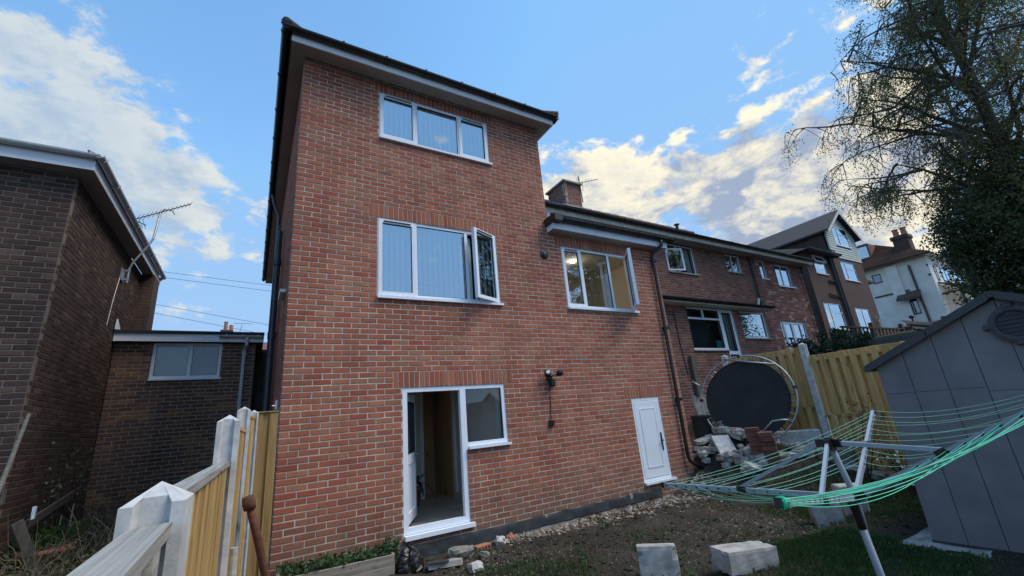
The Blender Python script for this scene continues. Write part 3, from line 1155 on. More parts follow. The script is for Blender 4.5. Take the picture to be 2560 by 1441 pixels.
# utility door
m = MB()
ring(m, 5.772, 6.494, -1.815, -.374, .01, .07, .05)
ud = m.build('utility_door', PVC, house)
MB().bbox(5.815, 6.455, .004, .05, -1.76, -.43, .006).build('door_leaf', PVC, ud)
m = MB()
ring(m, 5.93, 6.34, -1.60, -.56, -.004, .012, .022)
m.build('door_moulding', PVC, ud)
MB().bbox(5.955, 6.315, .0, .012, -1.575, -.585, .003).build('door_panel', PVC, ud)
m = MB()
m.box(5.772, 6.56, -.05, .06, -1.856, -1.82)
m.build('sill', PVC, ud)
m = MB()
m.bbox(6.375, 6.400, -.014, .004, -1.33, -1.02, .003).bbox(6.32, 6.40, -.05, -.032, -1.17, -1.15, .004).box(6.38, 6.396, -.045, .0, -1.17, -1.15)
m.build('handle', BLACKPL, ud)

# damp membrane along the base
pts = []
m = MB()
n = 60
for i in range(n + 1):
    x = 1.30 + (6.15 - 1.30) * i / n
    wv = .008 * math.sin(x * 9) + .006 * math.sin(x * 23)
    top = -1.962 + .02 * S(x, 1.3, 6.1) + .008 * math.sin(x * 13)
    bot = -2.105 + .03 * S(x, 1.3, 6.1)
    pts.append([(x, -.006, top), (x, -.014 - wv * .4, top - .02), (x, -.022 - wv * .5, (top + bot) / 2), (x, -.03 + wv * .5, bot)])
vs = [p for r in pts for p in r]
m._a(vs, [(i * 4 + k, i * 4 + k + 1, i * 4 + k + 5, i * 4 + k + 4) for i in range(n) for k in range(3)])
m.build('damp_membrane', LEADDPC, house, smooth=True)
m = MB()
m.box(.02, 7.1, -.022, .0, -2.35, -2.10)
m.build('footing', CONC_D, house)

# downpipe of the wing
m = MB()
m.tube([(7.13, -.285, 2.93), (7.13, -.285, 2.80), (7.03, -.06, 2.64), (7.03, -.06, 2.5), (6.955, -.06, -1.50), (6.98, -.07, -1.60), (7.30, -.16, -1.80)], .034, 10)
dp = m.build('downpipe', BLACKP, house, smooth=True)
m = MB()
for z in (2.5, 1.0, -.45):
    m.bbox(6.94 + (z + 1.5) * .019, 7.05 + (z + 1.5) * .019, -.10, -.0, z - .03, z + .03, .005)
m.build('pipe_clip', BLACKP, dp)
# passage side pipes
m = MB()
m.box(-.12, -.06, 3.05, 3.12, -2.1, 3.6).tube([(-.09, 2.70, -2.1), (-.09, 2.70, 3.3)], .055, 10).tube([(-.09, 2.70, 2.6), (-.09, 2.70, 2.72)], .07, 10).tube([(-.09, 2.70, 1.2), (-.09, 2.70, 1.32)], .07, 10)
m.tube([(-.25, 4.76, 5.15), (-.2, 4.76, 4.9), (-.08, 4.76, 4.6), (-.08, 4.76, -2.1)], .036, 8)
m.build('soil_pipe', DKPIPE, house)
m = MB()
m.box(-.075, -.004, .75, 1.25, 1.50, 1.545)
m.build('side_sill', PVC, house)
# extract vent with cowl
m = MB()
m.lathe([(.0, -.0), (.085, 0), (.085, .02), (.06, .03), (.0, .03)], n=20)
mt = Matrix.Translation((4.15, 0, 2.31)) @ Matrix.Rotation(R(90), 4, 'X')
m.v = [tuple(mt @ Vector(p)) for p in m.v]
ve = m.build('wall_vent', BLACKPL, house)
m = MB()
for k in range(5):
    m.tube([(4.115 + .012 * k, -.035, 2.35 - .03 * abs(k - 2) * .5), (4.125 + .014 * k, -.06, 2.31), (4.13 + .012 * k, -.035, 2.265 + .01 * abs(k - 2))], .008, 6)
m.build('vent_cowl', GALV, ve)

# security light and its cable
sl = thing('security_light', 'black twin spotlight security camera with cable on the brick wall', 'security light', (3.93, -.05, -.10))
m = MB()
m.bbox(3.905, 3.995, -.06, .0, .02, .10, .01).bbox(3.91, 3.99, -.15, -.03, -.09, .05, .02)
m.build('body', BLACKPL, sl)
for dx, rz in ((-.085, -.35), (.16, .5)):
    m = MB()
    mt = Matrix.Translation((3.95 + dx, -.10, .125)) @ Matrix.Rotation(rz, 4, 'Z') @ Matrix.Rotation(R(68), 4, 'X')
    m.lathe([(.0, -.06), (.035, -.055), (.05, -.01), (.058, .05), (.05, .055), (.0, .05)], n=16)
    m.v = [tuple(mt @ Vector(p)) for p in m.v]
    h = m.build('lamp_head', BLACKPL, sl, smooth=True)
    m = MB()
    m.lathe([(.0, .057), (.030, .057)], n=16)
    m.v = [tuple(mt @ Vector(p)) for p in m.v]
    m.build('lens', GALV if dx < 0 else BLACKPL, h)
MB().tube([(3.87, -.09, .12), (3.95, -.07, .09), (4.1, -.09, .13)], .018, 8).build('arm', BLACKPL, sl)
MB().tube([(3.945, -.012, -.08), (3.935, -.008, -.3), (3.915, -.012, -.5), (3.91, -.012, -.6)], .007, 6).build('cable', BLACKPL, sl)
MB().bbox(3.86, 3.95, -.05, -.001, -.70, -.60, .012).build('junction_box', BLACKPL, sl)

# ------------------------------------------------------------------ terrace row (our rear roof runs on over the neighbours)
terr = thing('terraced_house', 'dark red brick terraced house with mid-height gutter over the ground floor', 'house', (11, 4, -1.6))
EZ = 4.37
wall(house, (4.32, 2.2), (1, 0, 0), (0, -1, 0), 4.18, 2.7, EZ, [(0, 3.0, 2.7, 3.3)], (B_ROW, B_ROW_S, MORTAR_R), 0, name='upper_wall')
OPU = [(10.47 - 8.5, 11.87 - 8.5, 3.35, EZ), (13.58 - 8.5, 14.44 - 8.5, 3.65, EZ)]
wall(terr, (8.5, 2.2), (1, 0, 0), (0, -1, 0), 6.9, 1.8, EZ, OPU, (B_ROW, B_ROW_S, MORTAR_R), 100, name='upper_wall')
OPL = [(10.22 - 7.3, 11.79 - 7.3, .82, 2.12), (11.79 - 7.3, 12.44 - 7.3, .2, 2.12), (12.80 - 7.3, 14.2 - 7.3, 1.2, 2.12)]
wall(terr, (7.3, 1.7), (1, 0, 0), (0, -1, 0), 7.2, -1.9, 2.12, OPL, (B_ROW, B_ROW_S, MORTAR_R), 200, name='lower_wall')
window(terr, 10.47, 11.87, 3.35, EZ - .01, 2.2, [.75, 1.0], sashes=(), glass=GLASS, sillmat=CONC, recess=.06, fw=.05, mat=PVC_OLD, transoms={0: .8})
m = MB(Matrix.Translation((10.50, 2.24, 0)) @ Matrix.Rotation(R(-16), 4, 'Z'))
ring(m, 0, .62, 3.42, 4.16, -.02, .03, .05)
sh = m.build('open_casement', PVC_OLD, terr)
m = MB(Matrix.Translation((10.50, 2.24, 0)) @ Matrix.Rotation(R(-16), 4, 'Z'))
m.quad((.05, 0, 3.47), (.57, 0, 3.47), (.57, 0, 4.11), (.05, 0, 4.11))
m.build('pane', GLASS_HI, sh)
window(terr, 13.58, 14.44, 3.65, EZ - .01, 2.2, [1, 1], glass=GLASS_HI, sillmat=CONC, recess=.06, fw=.05, mat=PVC_OLD)
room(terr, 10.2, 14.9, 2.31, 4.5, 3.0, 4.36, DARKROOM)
MB().box(11.55, 11.8, 2.36, 2.40, 3.4, 4.3).build('curtain', CURTAIN, terr)
w = window(terr, 10.22, 11.79, .82, 2.12, 1.7, [1], glass=GLASS_LO, recess=.05, fw=.055, sillmat=CONC, transoms={0: .76})
MB().box(10.97, 11.03, 1.753, 1.815, 1.83, 2.07).build('mullion', PVC, w)
window(terr, 11.79, 12.44, .2, 2.12, 1.7, [1], glass=GLASS, recess=.05, fw=.10, sill=0, transoms={0: .28}, name='side_door')
window(terr, 12.80, 14.2, 1.2, 2.12, 1.7, [1], glass=GLASS_HI, recess=.06, fw=.06, sillmat=CONC)
room(terr, 9.6, 14.3, 1.81, 2.18, .15, 2.15, DARKROOM)
m = MB()
for k in range(7):
    m.box(11.88 + k * .07, 11.93 + k * .07, 1.86 + .02 * (k % 2), 1.88 + .02 * (k % 2), .3, 2.0)
m.build('curtain', CURTAIN, terr)
m = MB()
a = [(10.38 + k * .035, 1.80, 1.60 - .16 * math.sin(math.pi * k / 24)) for k in range(25)]
m.tube(a, .006, 5)
for k in (0, 24):
    x, y, z = a[k]
    m.prism([(x - .05, y - .004, z + .04), (x + .05, y - .004, z + .04), (x, y - .004, z - .10)], (0, .008, 0))
bn = m.build('bunting', STRAW, None, label='pale paper bunting hanging inside the large dark terrace window', cat='bunting')
m = MB()
m.bbox(11.45, 11.70, 1.82, 1.84, .90, 1.16, .004)
m.build('picture_card', plain('blue_card', (.10, .26, .34), .6), None, label='small blue card standing inside the dark terrace window', cat='card')
# mid gutter
m = MB()
m.box(7.3, 14.05, 1.42, 1.70, 2.125, 2.14).box(7.3, 14.05, 1.40, 1.42, 2.12, 2.20)
m.build('canopy_fascia', FASCIA_OLD, terr)
m = MB()
m.prism([(7.3, 1.40, 2.20), (7.3, 2.19, 2.42), (7.3, 2.19, 2.38), (7.3, 1.40, 2.16)], (6.85, 0, 0))
m.build('canopy_roof', FELT, terr)
gutter(terr, (7.3, 1.335, 2.225), (14.2, 1.335, 2.225), BLACKP, r=.06, brackets=1.0)
MB().tube([(15.0, 2.14, 4.40), (15.0, 2.14, 2.36), (15.0, 1.9, 2.30)], .036, 8).build('downpipe', BLACKP, terr)
MB().tube([(14.6, 2.1, 2.3), (14.85, 2.1, 2.75)], .045, 8).build('waste_pipe', GREYP, terr)
# old plank, patch of render and cable on the lower wall
MB().tube([(9.62, 1.68, 1.98), (9.65, 1.69, 1.0), (9.72, 1.69, .2)], .012, 5).build('cable', BLACKPL, terr)
MB().bbox(9.86, 10.02, 1.60, 1.69, -.38, .68, .01).build('timber_strip', W_DARK, terr)
m = MB()
m.box(9.75, 10.9, 1.685, 1.70, -1.5, -.37)
m.build('cement_patch', CONC_D, terr)

# pinkish end house of the row
pink = thing('end_terrace_house', 'pinkish mottled brick end terrace house with white french doors', 'house', (17, 4, -.2))
OPP = [(15.65 - 15.4, 16.03 - 15.4, 3.58, EZ - .02), (16.7 - 15.4, 17.75 - 15.4, 3.38, EZ - .06), (16.05 - 15.4, 17.8 - 15.4, .2, 2.02)]
wall(pink, (15.4, 2.2), (1, 0, 0), (0, -1, 0), 3.35, -.3, EZ, OPP, (B_PINK, B_PINK_S, MORTAR_R), 0)
window(pink, 15.65, 16.03, 3.58, EZ - .02, 2.2, [1], glass=GLASS_HI, recess=.05, fw=.05)
window(pink, 16.7, 17.75, 3.38, EZ - .06, 2.2, [1, 1.2], glass=GLASS_HI, recess=.05, fw=.05)
room(pink, 15.5, 18.6, 2.31, 4.2, 3.2, 4.36, DARKROOM)
window(pink, 16.05, 17.8, .2, 2.02, 2.2, [.34, .9, .9, .5], sashes=(1, 2), glass=GLASS_HI, recess=.04, fw=.06, sill=0, vents=False, name='french_door')
room(pink, 15.6, 18.6, 2.31, 4.2, .1, 2.2, DARKROOM)
MB().tube([(18.62, 2.13, 4.42), (18.58, 2.13, -.2)], .04, 8).build('downpipe', BLACKP, pink)
MB().box(18.63, 18.75, 2.31, 8, -.3, EZ).build('gable_wall', BRICKTEX, pink)

# shared eaves and roof, split by house
def row_roof(parent, xa, xb, tilem, hip=False):
    m = MB()
    m.box(xa, xb, 1.85, 2.2, EZ + .003, EZ + .015)
    m.build('soffit', SOFFIT_B if parent is not house else SOFFIT, parent)
    m = MB()
    m.box(xa, xb, 1.825, 1.85, EZ, EZ + .15)
    m.build('fascia', FASCIA_OLD, parent)
    gutter(parent, (xa, 1.755, EZ + .19), (xb, 1.755, EZ + .19), BLACKP, r=.062, brackets=.95)
    yr, zr = 5.0, 6.72
    xe = xb - (2.6 if hip else 0)
    m = MB()
    m.quad((xa, 1.79, EZ + .19), (xb, 1.79, EZ + .19), (xe, yr, zr), (xa, yr, zr))
    m.quad((xa, 8.2, EZ + .19), (xb, 8.2, EZ + .19), (xe, yr, zr), (xa, yr, zr))
    if hip:
        m.quad((xb, 1.79, EZ + .19), (xb, 8.2, EZ + .19), (xe, yr, zr))
    r = m.build('roof', tilem, parent)
    L = (Vector((0, yr, zr)) - Vector((0, 1.79, EZ + .19)))
    n = L.length
    an = math.atan2(L.z, L.y)
    # tile courses as stepped strips
    m = MB()
    k = int(n / .33)
    nn = Vector((0, -math.sin(an), math.cos(an)))
    d = L.normalized()
    for i in range(k):
        a = Vector((0, 1.79, EZ + .19)) + d * (i * n / k)
        b = Vector((0, 1.79, EZ + .19)) + d * ((i + 1.05) * n / k)
        xx = xb - (2.6 * (i + 1) / k if hip else 0)
        m._a([(xa, *(a + nn * .035).yz), (xx, *(a + nn * .035).yz), (xx, *(b + nn * .012).yz), (xa, *(b + nn * .012).yz), (xa, *(a + nn * .003).yz), (xx, *(a + nn * .003).yz)], [(0, 1, 2, 3), (4, 5, 1, 0)])
    m.build('roof_tile', tilem, r, kind='stuff')
    m = MB()
    x = xa
    while x < xe - .1:
        m.tube([(x, yr, zr + .0), (x + .44, yr, zr + .0)], [.10, .115], 8)
        x += .45
    m.build('ridge_tile', tilem, r, kind='stuff')
    return r


rr_ = row_roof(house, 4.32, 8.5, TILE_G)
row_roof(terr, 8.5, 15.4, TILE_R)
row_roof(pink, 15.4, 18.95, TILE_R, True)
# chimney
ch = thing('chimney_stack', 'square brown brick chimney stack with lead flashing behind the wing roof', 'chimney', (8.28, 4.05, 5.3))
X0, X1, Y0, Y1, Z0, Z1 = 7.95, 8.62, 3.6, 4.5, 5.35, 6.72
wall(ch, (X0, Y0), (1, 0, 0), (0, -1, 0), X1 - X0, Z0, Z1, [], (B_ROW, B_ROW_S, MORTAR_R), 40)
wall(ch, (X0, Y1), (0, -1, 0), (-1, 0, 0), Y1 - Y0, Z0, Z1, [], (B_ROW, B_ROW_S, MORTAR_R), 40)
m = MB()
m.box(X0 + .1, X1, Y0 + .1, Y1, Z0, Z1 - .01)
m.build('core', MORTAR_R, ch)
m = MB()
m.bbox(X0 - .07, X1 + .07, Y0 - .07, Y1 + .07, Z1, Z1 + .07, .012)
m.build('cap', CONC_D, ch)
m = MB()
for i in range(6):
    m.prism([(X0 - .015, Y0 - .02 + i * .15, 5.62 + i * .105), (X0 - .015, Y0 + .14 + i * .15, 5.62 + i * .105), (X0 - .015, Y0 + .13 + i * .15, 5.95 + i * .105), (X0 - .015, Y0 + .02 + i * .15, 5.90 + i * .105)], (.012, 0, 0))
m.box(X0 - .03, X1 + .05, Y0 - .03, Y0 - .01, 5.72, 5.90).box(X0 - .35, X1 + .9, Y0 - .22, Y0 - .03, 5.72, 5.745)
m.build('lead_flashing', LEAD, ch)


def yagi(root, base, tip, mast, n, el=.16, mat=None):
    """boom from base to tip with n cross elements"""
    mat = mat or DKPIPE
    base, tip = Vector(base), Vector(tip)
    b = MB().tube([base, tip], .011, 6).build('boom', mat, root)
    for i in range(n):
        t = i / (n - 1)
        p = base.lerp(tip, t)
        L = el * (1.25 - .5 * t)
        MB().tube([p - Vector((.25, .3, .9)).normalized() * L / 2, p + Vector((.25, .3, .9)).normalized() * L / 2], .005, 4).build('element', mat, b)


an = thing('television_aerial', 'thin television aerial fixed to the brown brick chimney', 'aerial', (8.62, 3.6, 6.2))
MB().tube([(8.66, 3.6, 6.1), (8.60, 3.58, 7.05)], .02, 6).build('mast', DKPIPE, an)
yagi(an, (8.50, 3.62, 6.78), (9.35, 3.45, 7.05), None, 8, .15)
MB().tube([(8.5, 3.55, 6.95), (8.52, 3.6, 6.6)], .008, 5).tube([(8.72, 3.55, 6.9), (8.74, 3.6, 6.55)], .008, 5).tube([(8.5, 3.58, 6.8), (8.75, 3.58, 6.75)], .008, 5).build('reflector', DKPIPE, an)
fl_ = thing('flue_pipe', 'short dark flue pipe with cap rising from the terrace roof', 'flue', (13.15, 3.5, 5.5))
MB().tube([(13.15, 3.5, 5.45), (13.15, 3.5, 5.98)], .055, 10).build('pipe', DKPIPE, fl_)
MB().lathe([(.0, .06), (.11, .02), (.11, 0), (.0, 0)], (13.15, 3.5, 5.97), 12).build('cap', DKPIPE, fl_)

# ================================================================== LEFT HOUSE + ANNEXE
lh = thing('dark_brick_house', 'dark brown brick house with white gutter at the left edge', 'house', (-5, 4, -2))
LX, LY, LT = -2.74, 1.8, 3.40
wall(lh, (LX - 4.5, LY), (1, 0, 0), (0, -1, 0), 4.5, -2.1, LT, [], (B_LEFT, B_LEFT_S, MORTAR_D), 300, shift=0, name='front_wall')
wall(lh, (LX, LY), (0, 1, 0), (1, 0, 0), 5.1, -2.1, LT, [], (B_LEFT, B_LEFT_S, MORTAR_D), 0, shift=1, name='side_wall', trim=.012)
m = MB()
m.box(LX - .0, LX + .24, 6.36, 6.95, 1.6, LT)
m.build('chimney_breast', BRICKTEX, lh)
OV = .20
m = MB()
m.box(LX - 4.6, LX + OV, LY - OV, LY, LT + .004, LT + .018).box(LX, LX + OV, LY, 7.15, LT + .004, LT + .018)
m.build('soffit', SOFFIT, lh)
m = MB()
m.box(LX - 4.6, LX + OV, LY - OV - .02, LY - OV, LT, LT + .17).box(LX + OV, LX + OV + .02, LY - OV - .02, 7.15, LT, LT + .15)
m.build('fascia', FASCIA, lh)
gutter(lh, (LX - 4.6, LY - OV - .075, LT + .215), (LX + OV + .08, LY - OV - .075, LT + .215), GREYP, r=.056, brackets=1.1)
gutter(lh, (LX + OV + .075, LY - OV - .12, LT + .21), (LX + OV + .075, 7.2, LT + .21), GREYP, r=.05, brackets=.8, out=(1, 0, 0))
m = MB()
a = (LX + OV + .03, LY - OV - .03, LT + .22)
m.quad((LX - 5, LY - OV - .03, LT + .22), a, (LX - 2.0, LY + 2.2, LT + 1.35), (LX - 5, LY + 2.2, LT + 1.35))
m.quad(a, (LX + OV + .03, 7.2, LT + .22), (LX - 2.0, 5.2, LT + 1.35), (LX - 2.0, LY + 2.2, LT + 1.35))
lr = m.build('roof', TILE_D, lh)
for i in range(17):
    link('roof_tile', tme, (LX + OV + .05, LY - OV + .15 + i * .317, LT + .235), lr, rot=(0, -.45, R(180)))
MB().tube([(LX + OV + .05, 7.1, LT + .16), (LX + .12, 7.03, LT - .05), (LX + .10, 7.02, LT - .2), (LX + .08, 7.02, -1.5)], .036, 8).build('downpipe', GREYP, lh)
la = thing('television_aerial', 'long television aerial on a cranked pole by the left house eaves', 'aerial', (LX, 4.8, 2.85))
MB().tube([(LX + .10, 4.80, 2.70), (LX + .10, 4.80, 3.0), (LX + .13, 4.80, 3.12), (-2.42, 4.84, 3.55), (-2.36, 4.86, 3.72), (-2.33, 4.95, 4.40)], .021, 8).build('mast', GALV, la)
m = MB()
m.box(LX + .0, LX + .02, 4.68, 4.92, 2.74, 2.98).box(LX, LX + .12, 4.78, 4.82, 2.93, 2.97).box(LX, LX + .12, 4.78, 4.82, 2.75, 2.79)
m.build('bracket', GALV, la)
yagi(la, (-2.72, 4.75, 4.05), (-1.86, 5.15, 4.78), None, 15, .2)
m = MB()
for k in range(5):
    m.tube([(-2.86 + k * .07, 4.72 + k * .02, 4.2 - k * .02), (-2.70 + k * .05, 4.82, 3.93 - k * .005)], .005, 4)
m.tube([(-2.9, 4.7, 4.13), (-2.5, 4.8, 3.98)], .01, 5)
m.build('reflector', DKPIPE, la)
MB().tube([(-2.34, 4.93, 4.32), (-2.28, 4.97, 4.48), (-2.15, 5.03, 4.5), (-2.1, 5.04, 4.42)], .01, 5).build('cable', BLACKPL, la)
MB().tube([(LX + .012, 4.66, 2.75), (LX + .012, 4.5, 2.2), (LX + .012, 4.42, 1.75), (LX + .012, 4.75, 1.62)], .006, 5).build('wall_cable', PVC_OLD, la)

ga = thing('flat_roofed_annexe', 'low dark brick flat roofed annexe with small white window', 'annexe', (-1.5, 6, -2))
GXL, GXR, GY = LX + .012, -.33, 5.12
wall(ga, (GXL, GY), (1, 0, 0), (0, -1, 0), GXR - GXL, -2.1, 1.56, [(-2.12 - GXL, -.95 - GXL, .79, 1.56)], (B_GAR, B_GAR_S, MORTAR_G), 300, shift=0)
MB().box(GXR - .12, GXR, GY + .13, 9, -2.1, 1.55).build('side_wall', BRICKTEX, ga)
m = MB()
m.box(GXL, -.20, 4.98, 5.0, 1.565, 1.72)
m.build('fascia', FASCIA, ga)
m = MB()
m.box(GXL, -.18, 4.95, 9, 1.722, 1.785).box(GXL, -.2, 5.0, 5.12, 1.562, 1.58)
m.build('flat_roof', FELT, ga)
m = MB()
m.prism([(GXL + .005, 4.93, 1.79), (GXL + .005, 5.35, 1.79), (GXL + .005, 4.98, 2.0)], (.02, 0, 0))
m.build('flashing_flap', PVC_OLD, ga)
window(ga, -2.12, -.95, .79, 1.56, GY, [1.15, 1], glass=GLASS_LO, recess=.03, fw=.055, mat=PVC_OLD, vents=False)
room(ga, -2.3, -.7, GY + .125, 6.2, .4, 1.57, plain('annexe_room', (.30, .28, .25), .9))
m = MB()
m.box(-2.07, -1.52, GY + .13, GY + .135, .85, 1.5)
nc = NT('net_curtain')
_v = nc.n('ShaderNodeTexVoronoi')
_v.inputs['Scale'].default_value = 26
nc.l(nc.pos(), _v.inputs['Vector'])
nc.l(nc.ramp(_v.outputs['Distance'], [(.18, (.42, .43, .43)), (.3, (.20, .215, .22))]), nc.b.inputs['Base Color'])
m.build('net_curtain', nc.m, ga)
gutter(ga, (-1.02, 4.93, 1.70), (-.20, 4.93, 1.70), GREYP, r=.05, brackets=.4)
m = MB()
m.tube([(-.50, 4.93, 1.66), (-.50, 4.93, 1.5), (-.535, 5.07, 1.38), (-.535, 5.07, -2.0)], .036, 8).tube([(-.535, 5.07, 1.30), (-.535, 5.07, 1.38)], .046, 8)
m.build('downpipe', GREYP, ga)
# dark gap screen between annexe and house
MB().box(-.33, -.05, 5.9, 5.95, -2.1, 1.5).build('passage_screen', W_DARK, None, label='dark timber screen closing the narrow passage beside the annexe', cat='gate')

# ================================================================== HOUSES FURTHER UP THE HILL
h2 = thing('gabled_house', 'tall brown brick house with pale clad gable and black drainpipes', 'house', (26, 6, 1.4))
HY = 3.6


def cellwall(parent, x0, x1, z0, z1, Y, ops, mat, name='wall', th=.12):
    us = sorted({x0, x1, *[o[0] for o in ops], *[o[1] for o in ops]})
    zs = sorted({z0, z1, *[o[2] for o in ops], *[o[3] for o in ops]})
    m = MB()
    for a, b in zip(us, us[1:]):
        for c, d in zip(zs, zs[1:]):
            u, z = (a + b) / 2, (c + d) / 2
            if not any(o[0] < u < o[1] and o[2] < z < o[3] for o in ops):
                m.box(a, b, Y, Y + th, c, d)
    return m.build(name, mat, parent)


OH = [(23.5, 24.65, 5.05, 6.08), (26.5, 28.15, 4.97, 6.08), (23.18, 24.95, 2.2, 3.55), (26.45, 28.1, 1.6, 3.46), (26.7, 28.4, 7.0, 8.14)]
cellwall(h2, 22.66, 25.75, 1.2, 6.12, HY, [OH[0], OH[2]], BRICKTEX)
cellwall(h2, 25.75, 29.2, 1.2, 6.25, HY, [OH[1], OH[3]], BRICKTEX)
m = MB()
m.box(22.66, 22.78, HY + .12, 12, 1.2, 6.1).box(25.75, 25.87, HY + .13, 12, 6.0, 7.8).box(29.08, 29.2, HY + .12, 12, 1.2, 7.8)
m.build('side_wall', BRICKTEX, h2)
CLAD = plain('pale_clad_board', (.50, .56, .52), .6, var=.08, scale=5)
# gable boards, each its own
cb = None
nb = 20
gz0, gz1, gap = 6.25, 9.0, 27.55
for i in range(nb):
    a = gz0 + (gz1 - gz0) * i / nb
    b = gz0 + (gz1 - gz0) * (i + 1) / nb
    hw = lambda z: 1.72 if z < 7.85 else 1.72 * (gz1 - z) / (gz1 - 7.85)
    w1 = max(.05, hw((a + b) / 2))
    segs = [(gap - w1, gap + w1)]
    if a < 8.14 and b > 7.0:
        segs = [(gap - w1, 26.7), (28.4, gap + w1)]
    for (p, q) in segs:
        if q - p > .04:
            MB().prism([(p, HY - .03, a), (p, HY - .008, b), (p, HY + .05, b), (p, HY + .05, a)], (q - p, 0, 0)).build('cladding_board', CLAD, h2)
window(h2, 26.7, 28.4, 7.0, 8.16, HY - .02, [.5, 1], glass=GLASS_HI, transoms={1: .66}, vents=False, recess=-.01)
window(h2, 23.5, 24.65, 5.05, 6.08, HY, [1], glass=GLASS_HI, transoms={0: .62}, vents=False, sashes=((0, 1),), opened={(0, 1): (18,)})
window(h2, 26.5, 28.15, 4.97, 6.08, HY, [.5, 1], glass=GLASS_HI, transoms={1: .64}, vents=False)
window(h2, 23.18, 24.95, 2.2, 3.55, HY, [.5, 1], glass=GLASS_HI, transoms={1: .66}, vents=False)
window(h2, 26.45, 28.1, 1.6, 3.46, HY, [1, 1], glass=GLASS_HI, vents=False, sill=0, name='french_door')
for a in ((22.9, 25.6, 1.3, 6.05), (25.9, 29.0, 1.3, 8.0)):
    room(h2, a[0], a[1], HY + .13, 6, a[2], a[3], DARKROOM)
m = MB()
m.quad((22.35, HY - .35, 6.12), (25.8, HY - .35, 6.12), (25.8, HY + 3, 7.5), (23.9, HY + 3, 7.5)).quad((22.35, HY - .35, 6.12), (23.9, HY + 3, 7.5), (23.9, 10, 7.5), (22.35, 12, 6.12)).quad((22.35, HY - .35, 6.10), (25.8, HY - .35, 6.10), (25.8, HY, 6.10), (22.35, HY, 6.10))
m.quad((22.35, HY, 6.10), (22.66, HY, 6.10), (22.66, 12, 6.10), (22.35, 12, 6.10))
m.build('side_roof', TILE_G, h2)
m = MB()
for sx in (-1, 1):
    m.prism([(gap, HY - .28, 9.22), (gap + sx * 2.05, HY - .28, 7.72), (gap + sx * 2.05, HY - .28, 7.62), (gap, HY - .28, 9.10)], (0, 9, 0))
m.build('gable_roof', TILE_G, h2)
m = MB()
for sx in (-1, 1):
    m.prism([(gap, HY - .30, 9.14), (gap + sx * 2.0, HY - .30, 7.66), (gap + sx * 2.0, HY - .30, 7.48), (gap, HY - .30, 8.96)], (0, .018, 0))
m.build('barge_board', FASCIA_OLD, h2)
gutter(h2, (22.3, HY - .42, 6.16), (25.7, HY - .42, 6.16), BLACKP, r=.06, brackets=1.2)
m = MB()
m.tube([(25.15, HY - .08, 6.2), (25.3, HY - .08, 1.4)], .06, 8).tube([(25.4, HY - .08, 6.6), (25.55, HY - .08, 1.4)], .055, 8).bbox(25.2, 25.65, HY - .25, HY - .01, 6.15, 6.5, .02)
m.tube([(24.0, HY - .06, 4.02), (25.2, HY - .06, 3.9)], .04, 6).tube([(24.4, HY - .06, 4.75), (25.2, HY - .06, 4.68)], .04, 6)
m.build('downpipe', BLACKP, h2)
MB().bbox(29.2, 30.6, HY + .6, 8, 1.5, 5.2, .02).build('side_extension', BRICKTEX, h2)
MB().prism([(29.1, HY + .3, 5.25), (30.9, HY + .3, 5.25), (30.9, HY + .3, 5.4), (29.1, HY + .3, 5.5)], (0, 4, 0)).build('extension_roof', TILE_G, h2)
MB().tube([(29.2, 4.2, 7.75), (30.5, 4.0, 8.35)], .02, 5).build('aerial_boom', DKPIPE, h2)
MB().tube([(28.7, HY - .1, 1.4), (28.7, HY - .1, 2.9), (28.45, HY - .1, 3.0)], .03, 6).build('white_pipe', PVC, h2)

h3 = thing('white_rendered_house', 'white rendered house with red tiled hip roof far up the hill', 'house', (55, 10, 3))
X3, Y3, E3 = 50.0, 5.8, 10.1
m = MB()
m.box(X3, X3 + 12, Y3, Y3 + .3, 3, E3)
# left wall with openings (faces -x)
LOPS = [(9.25, 9.95, 8.7, 9.55), (7.35, 8.1, 5.2, 6.6)]
ys = sorted({Y3 + .3, 12.0, *[o[0] for o in LOPS], *[o[1] for o in LOPS]})
zs = sorted({3.0, E3, *[o[2] for o in LOPS], *[o[3] for o in LOPS]})
for a, b in zip(ys, ys[1:]):
    for c, d in zip(zs, zs[1:]):
        if not any(o[0] < (a + b) / 2 < o[1] and o[2] < (c + d) / 2 < o[3] for o in LOPS):
            m.box(X3, X3 + .3, a, b, c, d)
m.box(X3 - .25, X3, 7.9, 8.75, 3, 9.9)
m.build('wall', RENDERW, h3)
BRN = plain('brown_frame', (.07, .045, .035), .6)
for o in LOPS:
    mx = Matrix.Translation((X3, 0, 0)) @ Matrix.Rotation(R(-90), 4, 'Z')
    window(h3, -o[1], -o[0], o[2], o[3], 0, [1, 1] if o[0] < 8 else [1], mat=BRN, glass=GLASS, mtx=mx, vents=False, fw=.07, recess=.05)
m = MB()
m.box(X3 + .3, X3 + 3, 6.2, 11.9, 3.1, 10).build('room', DARKROOM, h3)
m = MB()
x0, x1, y0, y1 = X3 - .6, X3 + 12.5, Y3 - .6, 15.0
ra, rb = (X3 + 4.2, 10.2, 13.4), (X3 + 7.5, 10.2, 13.4)
m.quad((x0, y0, E3 + .05), (x1, y0, E3 + .05), rb, ra).quad((x0, y1, E3 + .05), (x0, y0, E3 + .05), ra).quad((x1, y0, E3 + .05), (x1, y1, E3 + .05), rb).quad((x0, y1, E3 + .05), (x1, y1, E3 + .05), rb, ra)
r3 = m.build('roof', TILE_R, h3)
m = MB()
m.quad((x0, y0, E3 + .03), (x1, y0, E3 + .03), (x1, y1, E3 + .03), (x0, y1, E3 + .03))
m.build('soffit', FASCIA_OLD, h3)
